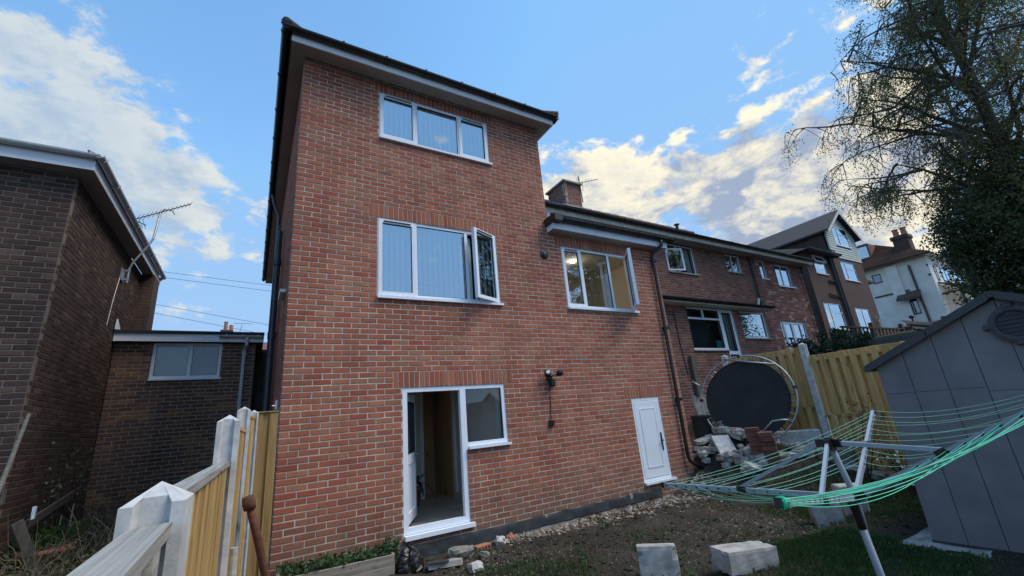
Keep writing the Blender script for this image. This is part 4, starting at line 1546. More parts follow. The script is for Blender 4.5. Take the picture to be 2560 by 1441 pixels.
# tile courses on the visible hip
for i in range(22):
    t0, t1 = i / 22, (i + 1) / 22
    A, B_ = Vector((x0, y1, E3 + .08)), Vector((x0, y0, E3 + .08))
    T_ = Vector(ra)
    m = MB()
    p, q, r2, s2 = A.lerp(T_, t0), B_.lerp(T_, t0), B_.lerp(T_, t1), A.lerp(T_, t1)
    up = Vector((-.06, 0, .10))
    m.quad(p + up, q + up, r2 + up * .3, s2 + up * .3).quad(p, q, q + up, p + up)
    m.build('tile_course', TILE_R, r3)
gutter(h3, (x0 - .05, y0, E3 + .05), (x0 - .05, y1, E3 + .05), BRN, r=.09, brackets=3, out=(-1, 0, 0))
m = MB()
m.bbox(51.2, 52.3, 6.75, 7.9, 10.8, 12.7, .04).bbox(51.1, 52.4, 6.65, 8.0, 12.45, 12.85, .05)
c3 = m.build('chimney', BRICKTEX, r3)
for yy in (7.0, 7.6):
    MB().lathe([(.0, 0), (.24, 0), (.21, .65), (.26, .67), (.26, .75), (.0, .75)], (51.75, yy, 12.85), 12).build('chimney_pot', TERRA, c3)
m = MB()
m.bbox(51.6, 53.4, 9.9, 11.2, 11.2, 13.2, .05)
dm = m.build('dormer', TILE_R, r3)
MB().box(51.57, 51.6, 10.05, 11.05, 11.6, 12.9).build('dormer_window', GLASS_HI, r3)
m = MB()
m.tube([(X3 - .1, 7.05, 9.6), (X3 - .1, 7.0, 3.2)], .09, 8)
m.build('downpipe', BRN, h3)
m = MB()
m.box(X3 - .06, X3, 7.6, 10.2, 7.35, 7.5).prism([(X3 - .9, 6.9, 6.7), (X3, 6.9, 7.3), (X3, 6.9, 7.15), (X3 - .9, 6.9, 6.5)], (0, 1.6, 0))
m.build('porch_hood', BRN, h3)
# rear windows and conservatory
for (a, b) in ((51.0, 51.5), (52.6, 54.6), (55.6, 58)):
    window(h3, a, b, 7.9, 9.2, Y3 - .04, [1] if b - a < 1 else [1, 1], mat=BRN, glass=GLASS_HI, vents=False, fw=.08, recess=0)
cons = MB()
for x in (50.6, 52.3, 54.2, 56.2, 58.2):
    cons.box(x, x + .14, 3.4, 3.54, 3.2, 6.6).bar((x + .07, 3.45, 6.6), (x + .07, 5.78, 7.6), .14, .14)
cons.box(50.6, 58.34, 3.38, 3.56, 6.5, 6.68).box(50.6, 58.34, 3.39, 3.55, 5.2, 5.32).box(50.6, 58.34, 3.39, 3.55, 3.2, 3.9)
cons.bar((50.67, 3.45, 6.6), (50.67, 5.78, 6.6), .14, .14).box(50.6, 50.74, 4.5, 4.64, 3.2, 7.0)
cv = cons.build('conservatory', BRN, h3)
MB().quad((50.65, 3.47, 3.3), (58.3, 3.47, 3.3), (58.3, 3.47, 6.6), (50.65, 3.47, 6.6)).build('pane', GLASS, cv)
MB().quad((50.65, 3.47, 6.62), (58.3, 3.47, 6.62), (58.3, 5.75, 7.62), (50.65, 5.75, 7.62)).build('pane', GLASS_HI, cv)

# dark deck with railing and bank in front of the gabled house
dk = thing('deck_railing', 'dark timber deck balustrade in front of the gabled house', 'railing', (22, 1, .9))
for i in range(16):
    x = 18.2 + i * .30
    MB().bar((x, 1.2 + (x - 18.2) * -.05, .7), (x, 1.2 + (x - 18.2) * -.05, 1.62), .045).build('baluster', W_DECK, dk)
MB().bar((18.1, 1.2, 1.64), (22.9, .97, 1.64), .09, .06).build('handrail', W_DECK, dk)
MB().bar((18.1, 1.2, .8), (22.9, .97, .8), .09, .06).build('bottom_rail', W_DECK, dk)
for x, y in ((20.4, 1.1), (22.9, .97), (22.9, -.4)):
    MB().bar((x, y, .3), (x, y, 1.85), .12).build('post', W_DECK, dk)
for i in range(5):
    MB().bbox(22.9, 22.95, -.4 + i * .26, -.16 + i * .26, .4, 1.7, .01).build('fence_board', W_DECK, dk)
m = MB()
m.tube([(22.3, .3, .9), (22.1, .3, 1.9)], .03, 6).bbox(22.02, 22.16, .23, .37, 1.9, 2.02, .02)
m.build('garden_lamp', DKPIPE, None, smooth=False, label='thin dark garden lamp post rising behind the deck railing', cat='lamp post')
gh = thing('slate_roofed_shed', 'small grey slate shed roof just above the yellow fence', 'shed', (13.6, -2.0, -.4))
m = MB()
m.prism([(12.6, -2.6, .30), (14.6, -2.6, .30), (14.6, -2.2, .86), (12.6, -2.2, .86)], (0, .04, .03))
sr = m.build('roof', TILE_G, gh)
for i in range(4):
    for k in range(7):
        MB().bbox(12.62 + k * .28, 12.89 + k * .28, -2.63 + i * .1, -2.52 + i * .1, .32 + i * .14, .35 + i * .14, .004).build('slate', TILE_G, sr)
MB().box(12.7, 14.5, -2.5, -2.2, -.9, .3).build('wall', BRICKTEX, gh)

# far house chimney and overhead wires beyond the annexe
fh = thing('distant_house', 'distant house top with two red chimney pots above the annexe roof', 'house', (-3, 42, 0))
m = MB()
m.box(-7, 3, 40, 48, -2, 7.5)
m.build('wall', BRICKTEX, fh)
m = MB()
m.prism([(-7.3, 39.7, 7.5), (-7.3, 44, 9.0), (-7.3, 48.3, 7.5)], (10.6, 0, 0))
m.build('roof', TILE_R, fh)
MB().bbox(-3.35, -2.35, 40.6, 41.4, 7.4, 9.5, .04).build('chimney', BRICKTEX, fh)
for x, h in ((-2.98, .72), (-2.55, .42)):
    MB().lathe([(.0, 0), (.17, 0), (.14, h), (.17, h + .02), (.17, h + .08), (.0, h + .08)], (x, 41, 9.5), 12).build('chimney_pot', TERRA, fh)
MB().tube([(-2.0, 41, 8.6), (-1.7, 41, 10.1)], .02, 5).tube([(-2.4, 41, 10.2), (-.9, 41, 10.2)], .02, 5).build('aerial_mast', DKPIPE, fh)
for i, (za, zb, la) in enumerate(((11.25, 10.8, 'highest thin overhead wire beyond the left house'), (10.85, 10.35, 'second highest thin overhead wire beyond the left house'), (8.9, 7.75, 'third overhead wire from the top beyond the annexe'), (8.3, 7.0, 'lowest overhead wire beyond the annexe roof'))):
    m = MB()
    m.tube([(-14 + t * 2.0, 30, za + (zb - za) * (t * 2.0 - 7.5) / 6.5 - .05 * math.sin(math.pi * t / 12)) for t in range(13)], .013, 4)
    m.build('overhead_wire', DKPIPE, None, label=la, cat='wire', group='overhead wires')

# ================================================================== LEFT FENCE
lf = thing('left_fence', 'timber panel fence with slotted concrete posts leading to the house corner', 'fence', (-.4, -3, -2.1))


def slot_post(parent, x, y, z0, zt, rz=0, sx=.052, sy=.062, name='fence_post'):
    w, d = .024, .022
    prof = [(-sx, -sy), (-w - .006, -sy), (-w, -sy + d), (w, -sy + d), (w + .006, -sy), (sx, -sy), (sx, sy), (w + .006, sy), (w, sy - d), (-w, sy - d), (-w - .006, sy), (-sx, sy)]
    mt = Matrix.Translation((x, y, 0)) @ Matrix.Rotation(rz, 4, 'Z')
    m = MB(mt)
    n = len(prof)
    vs = [(a, b, z0) for a, b in prof] + [(a, b, zt - .72 * max(abs(a) * .9, abs(b) * .75) - .004) for a, b in prof] + [(0, 0, zt)]
    m._a(vs, [(i, (i + 1) % n, n + (i + 1) % n, n + i) for i in range(n)] + [(n + i, n + (i + 1) % n, 2 * n) for i in range(n)])
    return m.build(name, CONC_P, parent)


PA, PB, PC, PD = (-.445, -4.765), (-.397, -3.03), (-.353, -1.15), (-.27, -.35)
slot_post(lf, *PA, -2.1, -.588, -.03)
slot_post(lf, *PB, -2.1, -.372, -.03)
slot_post(lf, *PC, -2.1, -.21, -.03)
slot_post(lf, *PD, -2.1, -.20, -.03, sx=.045)


def panel(parent, a, b, zt, zb, mat, capmat, capw=.066, board=.10, side=.016, pitch=.088):
    a, b = Vector((*a, 0)), Vector((*b, 0))
    d = (b - a)
    L = d.length
    d.normalize()
    n = Vector((d.y, -d.x, 0))
    MB().prism([a + n * (capw / 2) + Vector((0, 0, zt)), a - n * (capw / 2) + Vector((0, 0, zt - .004)), a - n * (capw / 2) + Vector((0, 0, zt - .024)), a + n * (capw / 2) + Vector((0, 0, zt - .024))], b - a).build('cap_rail', capmat, parent)
    for z in (zt - .12, (zt + zb) / 2, zb + .12):
        MB().bar(a + Vector((0, 0, z)), b + Vector((0, 0, z)), .026, .045).build('rail', mat, parent)
    k = 0
    t = board / 2 + .01
    while t < L - board / 2:
        p = a + d * t + n * (side if k % 2 == 0 else -side)
        q = rnd.uniform(-.004, .004)
        MB().bar(p + Vector((0, 0, zb)), p + Vector((0, 0, zt - .026 + q)), board, .014, up=n).build('board', mat, parent)
        t += pitch
        k += 1


panel(lf, (-.435, -6.55), (-.447, -4.815), -.662, -1.9, W_OLD, W_OLDY, capw=.07, board=.07, side=.027, pitch=.085)
panel(lf, (-.438, -4.715), (-.402, -3.08), -.615, -1.95, W_NEW, W_OLDY, capw=.06)
panel(lf, (-.395, -2.98), (-.356, -1.20), -.42, -1.98, W_NEW, W_NEW, capw=.055)
panel(lf, (-.35, -1.10), (-.28, -.40), -.28, -2.0, W_NEW, W_NEW, capw=.055)
ge = thing('closing_panel', 'narrow greenish timber panel between last fence post and house corner', 'fence panel', (-.13, -.32, -2.1))
for k, (x, w, yy) in enumerate(((-.215, .075, -.33), (-.15, .07, -.31), (-.075, .085, -.335))):
    MB().bbox(x - w / 2, x + w / 2, yy, yy + .018, -2.08, -.235, .004).build('board', W_GATE, ge)
MB().bbox(-.255, -.03, -.345, -.29, -.235, -.222, .003).build('cap_rail', W_GATE, ge)
MB().bbox(-.25, -.035, -.312, -.29, -1.1, -1.05, .003).build('rail', W_GATE, ge)
m = MB()
m.tube([(-.06, -.2, -.20), (-.06, -.2, -.12), (-.045, -.2, -.10)], .014, 8).tube([(-.06, -.2, -.16), (-.10, -.22, -.16)], .007, 6)
m.build('garden_tap', GALV, None, label='small chrome tap top showing above the closing panel', cat='tap')
rp = thing('rusty_clothes_post', 'rusty brown iron post with collar leaning by the fence', 'post', (-.02, -1.0, -2.1))
MB().tube([(-.268, -1.30, -.975), (-.255, -1.30, -1.03), (-.245, -1.29, -1.08)], [.044, .052, .047], 12).build('collar', RUST, rp, smooth=True)
MB().tube([(-.262, -1.30, -1.0), (-.17, -1.25, -1.32), (-.03, -1.15, -1.85), (.03, -1.10, -2.13)], .033, 12).build('tube', RUST, rp, smooth=True)
MB().tube([(-.33, -1.9, -1.25), (-.325, -1.9, -2.1)], .028, 10).build('fence_stake', W_OLD, None, label='short round grey stake beside the left fence', cat='stake')

# ================================================================== RIGHT FENCE
rf = thing('right_fence', 'new yellow timber fence with concrete posts behind the trampoline', 'fence', (9, -1, -1.6))
FX = 9.0


def hitmiss(y0, y1, zt, zb):
    zm = zb + (zt - zb) * .45
    for (za, zz, sh) in ((zm + .002, zt, 0), (zb, zm - .002, 1)):
        k = sh
        y = y0 + .05
        while y < y1 - .04:
            xx = FX - .034 if k % 2 == 0 else FX + .026
            MB().bbox(xx, xx + .016, y - .052, y + .052, za, zz + (rnd.uniform(-.006, .006) if sh == 0 else 0), .004).build('board', W_NEW, rf)
            y += .083
            k += 1
    for z in (zb + .1, zm, zt - .09):
        MB().bbox(FX - .016, FX + .024, y0, y1, z - .03, z + .03, .003).build('rail', W_NEW, rf)


hitmiss(-1.56, .02, .334, -1.75)
hitmiss(-3.62, -1.68, .143, -1.9)
hitmiss(-5.6, -3.74, .143, -1.9)
slot_post(rf, FX, -1.62, -1.9, .41, R(0), .05, .055)
slot_post(rf, FX, .07, -1.9, .45, R(0), .05, .055)
slot_post(rf, FX, -3.68, -1.9, .24, R(0), .05, .055)

# ================================================================== SHED
sd = thing('grey_resin_shed', 'grey resin garden shed with round louvred vent in its gable', 'shed', (6.6, -4.96, -2.0))
SX, SY0, SY1, SZ0, SZE, SZR = 5.5, -6.0, -3.925, -2.0, -.30, .16
sm_ = (SY0 + SY1) / 2


def shed_top(y):
    return SZE + (SZR - SZE) * (1 - abs(y - sm_) / ((SY1 - SY0) / 2))


npan = 8
split = -.60 + .0
for i in range(npan):
    a = SY1 - (SY1 - SY0) * i / npan - .003
    b = SY1 - (SY1 - SY0) * (i + 1) / npan + .003
    sp = -.62 if i not in (3,) else -.66
    MB().prism([(SX, a, SZ0), (SX, b, SZ0), (SX, b, sp - .004), (SX, a, sp - .004)], (.03, 0, 0)).build('wall_panel', SHEDM, sd)
    mid = [(SX, b, shed_top(b) - .02), (SX, a, shed_top(a) - .02)]
    if a > sm_ > b:
        mid.insert(1, (SX, sm_, SZR - .02))
    MB().prism([(SX, a, sp), (SX, b, sp)] + mid, (.03, 0, 0)).build('gable_panel', SHEDM, sd)
MB().box(SX + .012, SX + .04, SY0 + .01, SY1 - .01, SZ0, SZE).build('backing', SHEDD, sd)
m = MB()
m.box(SX + .045, SX + 2.4, SY1 - .03, SY1 - .002, SZ0, SZE).box(SX + .045, SX + 2.4, SY0 + .002, SY0 + .03, SZ0, SZE).box(SX + 2.37, SX + 2.4, SY0 + .03, SY1 - .03, SZ0, SZE)
m.build('side_wall', SHEDM, sd)
m = MB()
m.box(SX - .004, SX + 2.4, SY0 - .004, SY1 + .004, SZ0 - .02, SZ0)
m.build('base_trim', SHEDD, sd)
for s in (-1, 1):
    e = SY1 + .09 if s > 0 else SY0 - .09
    m = MB()
    m.prism([(SX - .06, sm_, SZR + .055), (SX - .06, e, SZE - .025 + .0), (SX - .06, e, SZE - .075), (SX - .06, sm_, SZR + .0)], (2.55, 0, 0))
    m.build('roof_slope', SHEDD, sd)
    # visible edge trim in two lengths
    for (t0, t1) in ((0.02, .46), (.47, .98)):
        A = Vector((SX - .075, sm_, SZR + .06)).lerp(Vector((SX - .075, e, SZE - .02)), t0)
        B2 = Vector((SX - .075, sm_, SZR + .06)).lerp(Vector((SX - .075, e, SZE - .02)), t1)
        MB().prism([A, B2, B2 - Vector((0, 0, .075)), A - Vector((0, 0, .075))], (.03, 0, 0)).build('edge_trim', SHEDD, sd)
vc = Vector((SX - .012, -5.03, -.105))
m = MB()
mt = Matrix.Translation(vc) @ Matrix.Rotation(R(-90), 4, 'Y')
m.lathe([(.115, -.0), (.165, .0), (.165, .022), (.13, .026), (.115, .02)], n=32)
m.v = [tuple(mt @ Vector(p)) for p in m.v]
vt = m.build('vent', SHEDD, sd, smooth=False)
for (dy, dz) in ((.165, 0), (-.165, 0), (0, .165), (0, -.165)):
    MB().bbox(vc.x - .03, vc.x + .012, vc.y + dy - .035, vc.y + dy + .035, vc.z + dz - .022, vc.z + dz + .022, .006).build('vent_lug', SHEDD, vt)
m = MB()
m.lathe([(.0, .004), (.12, .004)], n=32)
m.v = [tuple(mt @ Vector(p)) for p in m.v]
m.build('vent_back', SHEDD, vt)
for k in range(6):
    z = vc.z - .09 + k * .036
    hw = math.sqrt(max(.001, .118 ** 2 - (z - vc.z) ** 2)) - .006
    MB().prism([(vc.x - .02, vc.y - hw, z - .012), (vc.x - .002, vc.y - hw, z + .012), (vc.x + .002, vc.y - hw, z + .008), (vc.x - .014, vc.y - hw, z - .014)], (0, 2 * hw, 0)).build('louvre', SHEDD, vt)

# ================================================================== ROTARY AIRER
ra_ = thing('rotary_airer', 'rotary clothes airer with aluminium arms and green lines', 'clothes airer', (2.99, -4.57, -2.1))
hub = Vector((2.748, -4.554, -.833))
sld = Vector((2.845, -4.567, -1.150))
foot = Vector((2.985, -4.572, -2.12))
tips = [Vector((2.603, -3.334, -1.141)), Vector((1.628, -4.829, -.956)), Vector((2.681, -5.516, -.648)), Vector((4.077, -4.318, -.727))]
tips[2] = sld + (tips[2] - sld) * 1.22
MB().tube([hub, sld, hub.lerp(foot, .48)], .0165, 12).build('upper_pole', POLE, ra_, smooth=True)
MB().tube([hub.lerp(foot, .37), foot], .0195, 12).build('lower_pole', POLE, ra_, smooth=True)
MB().tube([hub.lerp(foot, .25), hub.lerp(foot, .27), hub.lerp(foot, .35), hub.lerp(foot, .375)], [.030, .024, .022, .021], 12).build('slider', BLACKPL, ra_, smooth=True)
MB().tube([hub + Vector((0, 0, -.04)), hub + Vector((0, 0, .02))], [.032, .026], 12).tube([hub + Vector((0, 0, .02)), hub + Vector((0, 0, .03))], .02, 12).build('hub', BLACKPL, ra_)
for i, t in enumerate(tips):
    d = (t - sld).normalized()
    side = d.cross(Vector((0, 0, 1))).normalized()
    a = MB().bar(sld + d * .05, t, .020, .034).build('arm', ALU, ra_)
    MB().bar(t - d * .005, t + d * .02, .026, .040).build('end_cap', BLACKPL, a)
    MB().bar(sld + d * .01, sld + d * .075, .036, .05).build('arm_joint', BLACKPL, a)
    mid = sld.lerp(t, .43 if i == 2 else .52)
    MB().bar(mid - d * .028, mid + d * .028, .038, .052).build('clamp', BLACKPL, a)
    hj = hub + Vector((d.x, d.y, 0)).normalized() * .05
    MB().bar(hub, hj + Vector((d.x, d.y, 0)).normalized() * .02, .028, .045).build('hub_lug', BLACKPL, a)
    MB().bar(hj, mid + Vector((0, 0, .02)), .017, .022).build('strut', ALU, a)
    for k in range(11):
        p = sld.lerp(t, .32 + .066 * k)
        MB().bar(p - side * .0125, p + side * .0125, .012, .012).build('line_grommet', BLACKPL, a)
NL = 11
for i in range(4):
    A, B2 = tips[i], tips[(i + 1) % 4]
    for k in range(NL):
        f = .33 + .066 * k + rnd.uniform(-.008, .008)
        p, q = sld.lerp(A, f), sld.lerp(B2, f)
        p.z += .012
        q.z += .012
        sag = (.015 + .03 * rnd.random()) * (p - q).length
        if i == 1:
            sag = (.056 + .02 * rnd.random()) * (p - q).length
        pts = [p.lerp(q, t / 10) - Vector((0, 0, sag * 4 * (t / 10) * (1 - t / 10))) for t in range(11)]
        MB().tube(pts, .0018 if i in (1,) else .0015, 5).build('line', LINE_G if (i in (1, 0) and k % 3 != 1) else LINE_P, ra_)
# extra loose strands bunched on the near side, wound at the arm end
for k in range(5):
    p, q = tips[1] + Vector((0, 0, .0)), sld.lerp(tips[2], .85 - .1 * k)
    pts = [p.lerp(q, t / 12) - Vector((0, 0, (.085 + .010 * k) * 4 * (t / 12) * (1 - t / 12) * .8)) for t in range(13)]
    MB().tube(pts, .0019, 5).build('line', LINE_G, ra_)
for k in range(9):
    ax_ = (tips[1] - sld).normalized()
    c = tips[1] - ax_ * (.006 + .006 * k)
    s1 = ax_.cross(Vector((0, 0, 1))).normalized()
    s2 = ax_.cross(s1)
    rr2 = .017 + .006 * math.sin(k * 1.3) ** 2
    MB().tube([c + (s1 * math.cos(a) + s2 * math.sin(a)) * rr2 for a in np.linspace(0, 2 * math.pi, 13)], .004, 5).build('line_coil', LINE_G, ra_)

# ================================================================== TRAMPOLINE leaning on the fence
tp = thing('trampoline', 'round black trampoline with steel rim leaning on its edge against the fence', 'trampoline', (7.95, -.77, -1.45))
tcn = Vector((8.10, -.77, -.55))
e1 = Vector((.27, -.96, 0)).normalized()
e2 = Vector((.27, .0, .96))
e2 = (e2 - e1 * e2.dot(e1)).normalized()
en = e1.cross(e2)
RF, RM = .875, .765


def circ(r, off, n=48, a0=0):
    return [tcn + (e1 * math.cos(a) + e2 * math.sin(a)) * r + en * off for a in np.linspace(a0, a0 + 2 * math.pi, n + 1)]


MB().tube(circ(RF, 0), .016, 10, cap=False).build('rim', GALV, tp, smooth=True)
m = MB()
pts = circ(RM, 0, 64)[:-1]
m._a([tuple(tcn - en * .02)] + [tuple(p) for p in pts] + [tuple(tcn.lerp(p, .6) - en * .014) for p in pts], [(0, 65 + i, 65 + (i + 1) % 64) for i in range(64)] + [(65 + i, 1 + i, 1 + (i + 1) % 64, 65 + (i + 1) % 64) for i in range(64)])
m.build('mat', MATB, tp, smooth=True)
MB().tube(circ(RM, 0, 64), .012, 6, cap=False).build('mat_edge', MATB, tp)
for k in range(44):
    a = 2 * math.pi * k / 44
    u = e1 * math.cos(a) + e2 * math.sin(a)
    MB().tube([tcn + u * RM, tcn + u * RF], .0065, 5).build('spring', GALV if k % 3 else RUST, tp)
def tpt(a, r=RF, n=0.0):
    return tcn + (e1 * math.cos(a) + e2 * math.sin(a)) * r + en * n


LEGS = [[tpt(2.78), tpt(2.75, RF + .12, .05), tpt(2.72, RF + .22, .06), tpt(2.78, RF + .25, .06), tpt(2.78, RF + .25, .06) - Vector((0, 0, .45)), tpt(2.78, RF + .22, .06) - Vector((0, 0, .85))],
        [tpt(1.92, RF + .02, .03), tpt(.78, RF - .02, .03)],
        [tpt(-.62), tpt(-.62, RF - .06, .10), tpt(-.68, RF - .12, .14), tpt(-.85, RF - .22, .15), tpt(-1.25, RF - .16, .15)]]
for L_ in LEGS:
    MB().tube(L_, .016, 8).build('leg', GALV, tp, smooth=True)
for a in (.15, 1.6, 3.1, 4.2):
    u = e1 * math.cos(a) + e2 * math.sin(a)
    MB().bar(tcn + u * (RF - .03), tcn + u * (RF + .03), .05, .05, up=en).build('rim_joint', BLACKPL, tp)

# ================================================================== RUBBLE, BLOCKS, POTS
def rock(size, seed, flat=.6, n=1):
    r = random.Random(seed)
    m = MB()
    # subdivided cube pushed to an uneven convex lump
    N_ = 3
    vs, ids = [], {}
    fs = []

    def vid(p):
        k = tuple(round(c, 4) for c in p)
        if k not in ids:
            ids[k] = len(vs)
            vs.append(Vector(p))
        return ids[k]
    for ax in range(3):
        for s in (-1, 1):
            for i in range(N_):
                for j in range(N_):
                    q = []
                    for (a, b) in ((0, 0), (1, 0), (1, 1), (0, 1)):
                        u = -1 + 2 * (i + a) / N_
                        v = -1 + 2 * (j + b) / N_
                        p = [0, 0, 0]
                        p[ax] = s
                        p[(ax + 1) % 3] = u
                        p[(ax + 2) % 3] = v
                        q.append(vid(p))
                    fs.append(tuple(q))
    out = []
    for v in vs:
        k = v.normalized().lerp(v * .78, .55)
        k = k * r.uniform(.80, 1.12)
        out.append((k.x * size[0] / 2, k.y * size[1] / 2, (k.z + .75) * size[2] / 1.7))
    m._a(out, fs)
    return m


def stone_mesh(size, seed, mat):
    m = rock(size, seed)
    me = bpy.data.meshes.new('stone')
    me.from_pydata(m.v, [], m.f)
    me.materials.append(mat)
    return me


SM = [stone_mesh((.38, .24, .13), 1, STONE), stone_mesh((.27, .21, .15), 2, STONE), stone_mesh((.20, .16, .11), 3, STONE_P), stone_mesh((.44, .26, .09), 4, STONE_P), stone_mesh((.13, .11, .08), 5, STONE), stone_mesh((.20, .12, .09), 6, TERRA)]
rr = random.Random(21)
for i in range(92):
    t = rr.random()
    x = 7.28 + rr.random() ** 1.2 * 1.45
    y = .35 - rr.random() * 1.45 - (x - 7.3) * .35
    k = rr.choices(range(6), (4, 4, 4, 3, 4, 1))[0]
    z = gz(x, y) - .02 + max(0, rr.gauss(.05, .07)) * (1 if x < 8.4 else .4)
    link('rubble_stone', SM[k], (x, y, z), None, None, 'broken grey stone lying in the rubble heap at the house corner', 'stone', 'stones of the rubble heap', rot=(rr.uniform(-.35, .35), rr.uniform(-.35, .35), rr.uniform(0, 6.3)))
for i in range(9):
    x, y = 7.75 + i * .13 + rr.uniform(-.03, .03), -1.25 - i * .055 + rr.uniform(-.05, .05)
    link('edging_stone', SM[i % 4], (x, y, gz(x, y) - .03), None, None, 'mossy stone of the low garden edging in front of the trampoline', 'stone', 'low garden edging stones', rot=(rr.uniform(-.1, .1), rr.uniform(-.1, .1), rr.uniform(-.4, .2)))
def rbox(mt, x0, x1, y0, y1, z0, z1, seed, jit=.006, chip=.02, n=7):
    r = random.Random(seed)
    ids, vs, fs = {}, [], []
    dims = ((x0, x1), (y0, y1), (z0, z1))

    def vid(p):
        if p not in ids:
            ids[p] = len(vs)
            q = [dims[c][0] + (dims[c][1] - dims[c][0]) * p[c] / n for c in range(3)]
            e = [c for c in range(3) if p[c] in (0, n)]
            k = chip * r.random() ** 3 if len(e) > 1 else 0
            k = max(k, .004 if len(e) > 1 else 0)
            for c in range(3):
                q[c] += r.uniform(-jit, jit) * .5
                if c in e and len(e) > 1:
                    q[c] += k * (1 if p[c] == 0 else -1)
            vs.append(tuple(q))
        return ids[p]
    for ax in range(3):
        for s_ in (0, n):
            for i in range(n):
                for j in range(n):
                    q = []
                    for (a, b) in ((0, 0), (1, 0), (1, 1), (0, 1)):
                        p = [0, 0, 0]
                        p[ax] = s_
                        p[(ax + 1) % 3] = i + a
                        p[(ax + 2) % 3] = j + b
                        q.append(vid(tuple(p)))
                    fs.append(tuple(q))
    return MB(mt)._a(vs, fs)


# leaning paving slab
m = MB(Matrix.Translation((7.42, -.66, gz(7.42, -.66) + .0)) @ Matrix.Rotation(R(-28), 4, 'Z') @ Matrix.Rotation(R(-38), 4, 'X'))
m.bbox(-.17, .17, -.02, .03, -.05, .52, .008)
m.build('paving_slab', CONC_P, None, label='pale grey paving slab leaning on the rubble heap', cat='slab')
MB(Matrix.Translation((7.30, -.92, gz(7.3, -.92))) @ Matrix.Rotation(.6, 4, 'Z') @ Matrix.Rotation(.3, 4, 'X')).bbox(-.09, .09, -.07, .07, -.02, .11, .012).build('stone_block', plain('yellow_stone', (.42, .36, .22), .9, var=.2, scale=20, bump=.4), None, label='small yellowish stone cube below the leaning paving slab', cat='stone')
MB().tube([(7.31, -.18, -2.06), (7.30, -.19, -1.74)], [.062, .058], 14).tube([(7.30, -.19, -1.80), (7.30, -.19, -1.735)], .07, 14).build('clay_drain_pipe', TERRA, None, label='short orange clay drain pipe under the black downpipe', cat='pipe')
# stack of reclaimed bricks: lumps of masonry
bs = thing('brick_stack', 'leaning stack of reclaimed red bricks in front of the trampoline', 'brick stack', (7.62, -1.10, gz(7.62, -1.1)))
b0 = brick_mesh('reclaimed_brick', .215, .075, D=.10, b=.006, mat=B_ROW)
for lv in range(8):
    for c in range(2 if lv < 7 else 1):
        for dd in range(2):
            z = gz(7.62, -1.1) - .03 + lv * .079
            link('brick', b0, (7.50 + c * .0 + dd * .012 + lv * -.010 + rr.uniform(-.012, .012), -1.02 - c * .225 + rr.uniform(-.01, .01), z), bs, rot=(0, rr.uniform(-.02, .02), R(-58) + rr.uniform(-.08, .08)))
            if dd == 0:
                link('brick', b0, (7.60 + lv * -.010 + rr.uniform(-.012, .012), -.97 - c * .225 + rr.uniform(-.01, .01), z), bs, rot=(0, rr.uniform(-.02, .02), R(-58) + rr.uniform(-.08, .08)))
# pale stone faced blocks at the foot of the fence
MB(Matrix.Translation((8.55, -1.25, gz(8.55, -1.25))) @ Matrix.Rotation(R(-52), 4, 'Z')).bbox(-.42, .42, -.12, .12, -.05, .30, .02).build('walling_block', STONE_P, None, label='pale rough faced walling block at the foot of the yellow fence', cat='block')
MB(Matrix.Translation((8.62, -1.82, gz(8.6, -1.8) + .1)) @ Matrix.Rotation(R(-60), 4, 'Z') @ Matrix.Rotation(R(14), 4, 'X')).bbox(-.26, .26, -.15, .15, -.1, .16, .015).build('walling_block', STONE, None, label='brownish walling block tilted beside the concrete fence post', cat='block')
for i in range(6):
    x, y = 8.55 - .03 * i, -2.1 - i * .27
    link('edging_stone', SM[(i + 3) % 4], (x, y, gz(x, y)), None, None, 'whitish stone in the bed under the fence behind the airer', 'stone', 'bed stones behind the airer', rot=(0, 0, rr.uniform(0, 6)))
rbox(Matrix.Identity(4), 5.28, 8.1, -6.2, -3.70, -2.25, -2.025, 8, .012, .09, 16).build('concrete_slab', CONC_D, None, label='rough concrete slab under the grey shed', cat='slab')
# loose concrete blocks on the soil
m = rbox(Matrix.Translation((3.28, -2.47, gz(3.3, -2.5) - .03)) @ Matrix.Rotation(R(-42), 4, 'Z') @ Matrix.Rotation(R(-6), 4, 'X'), -.19, .19, -.07, .09, 0, .30, 5, .003, .022)
m.build('concrete_block', CONC, None, label='upright worn concrete block with chamfered top in the soil', cat='block')
m = rbox(Matrix.Translation((3.98, -2.93, gz(4, -2.9) - .02)) @ Matrix.Rotation(R(-14), 4, 'Z') @ Matrix.Rotation(R(3), 4, 'Y'), -.29, .29, -.13, .14, 0, .20, 3, .003, .016)
m.build('concrete_block', CONC, None, label='long concrete block lying flat on soil beside the grass', cat='block')
m = rbox(Matrix.Translation((6.08, -2.74, gz(6.1, -2.7) - .02)) @ Matrix.Rotation(R(-50), 4, 'Z') @ Matrix.Rotation(R(-8), 4, 'Y'), -.16, .16, -.13, .13, 0, .36, 6, .003, .014)
m.build('concrete_block', CONC, None, label='pale concrete block standing behind the airer pole', cat='block')
m = MB(Matrix.Translation((6.5, -2.85, gz(6.5, -2.8) - .02)) @ Matrix.Rotation(R(-40), 4, 'Z'))
m.bbox(-.15, .15, -.10, .10, 0, .42, .015)
m.build('concrete_block', CONC, None, label='farther concrete block half hidden behind the airer pole', cat='block')

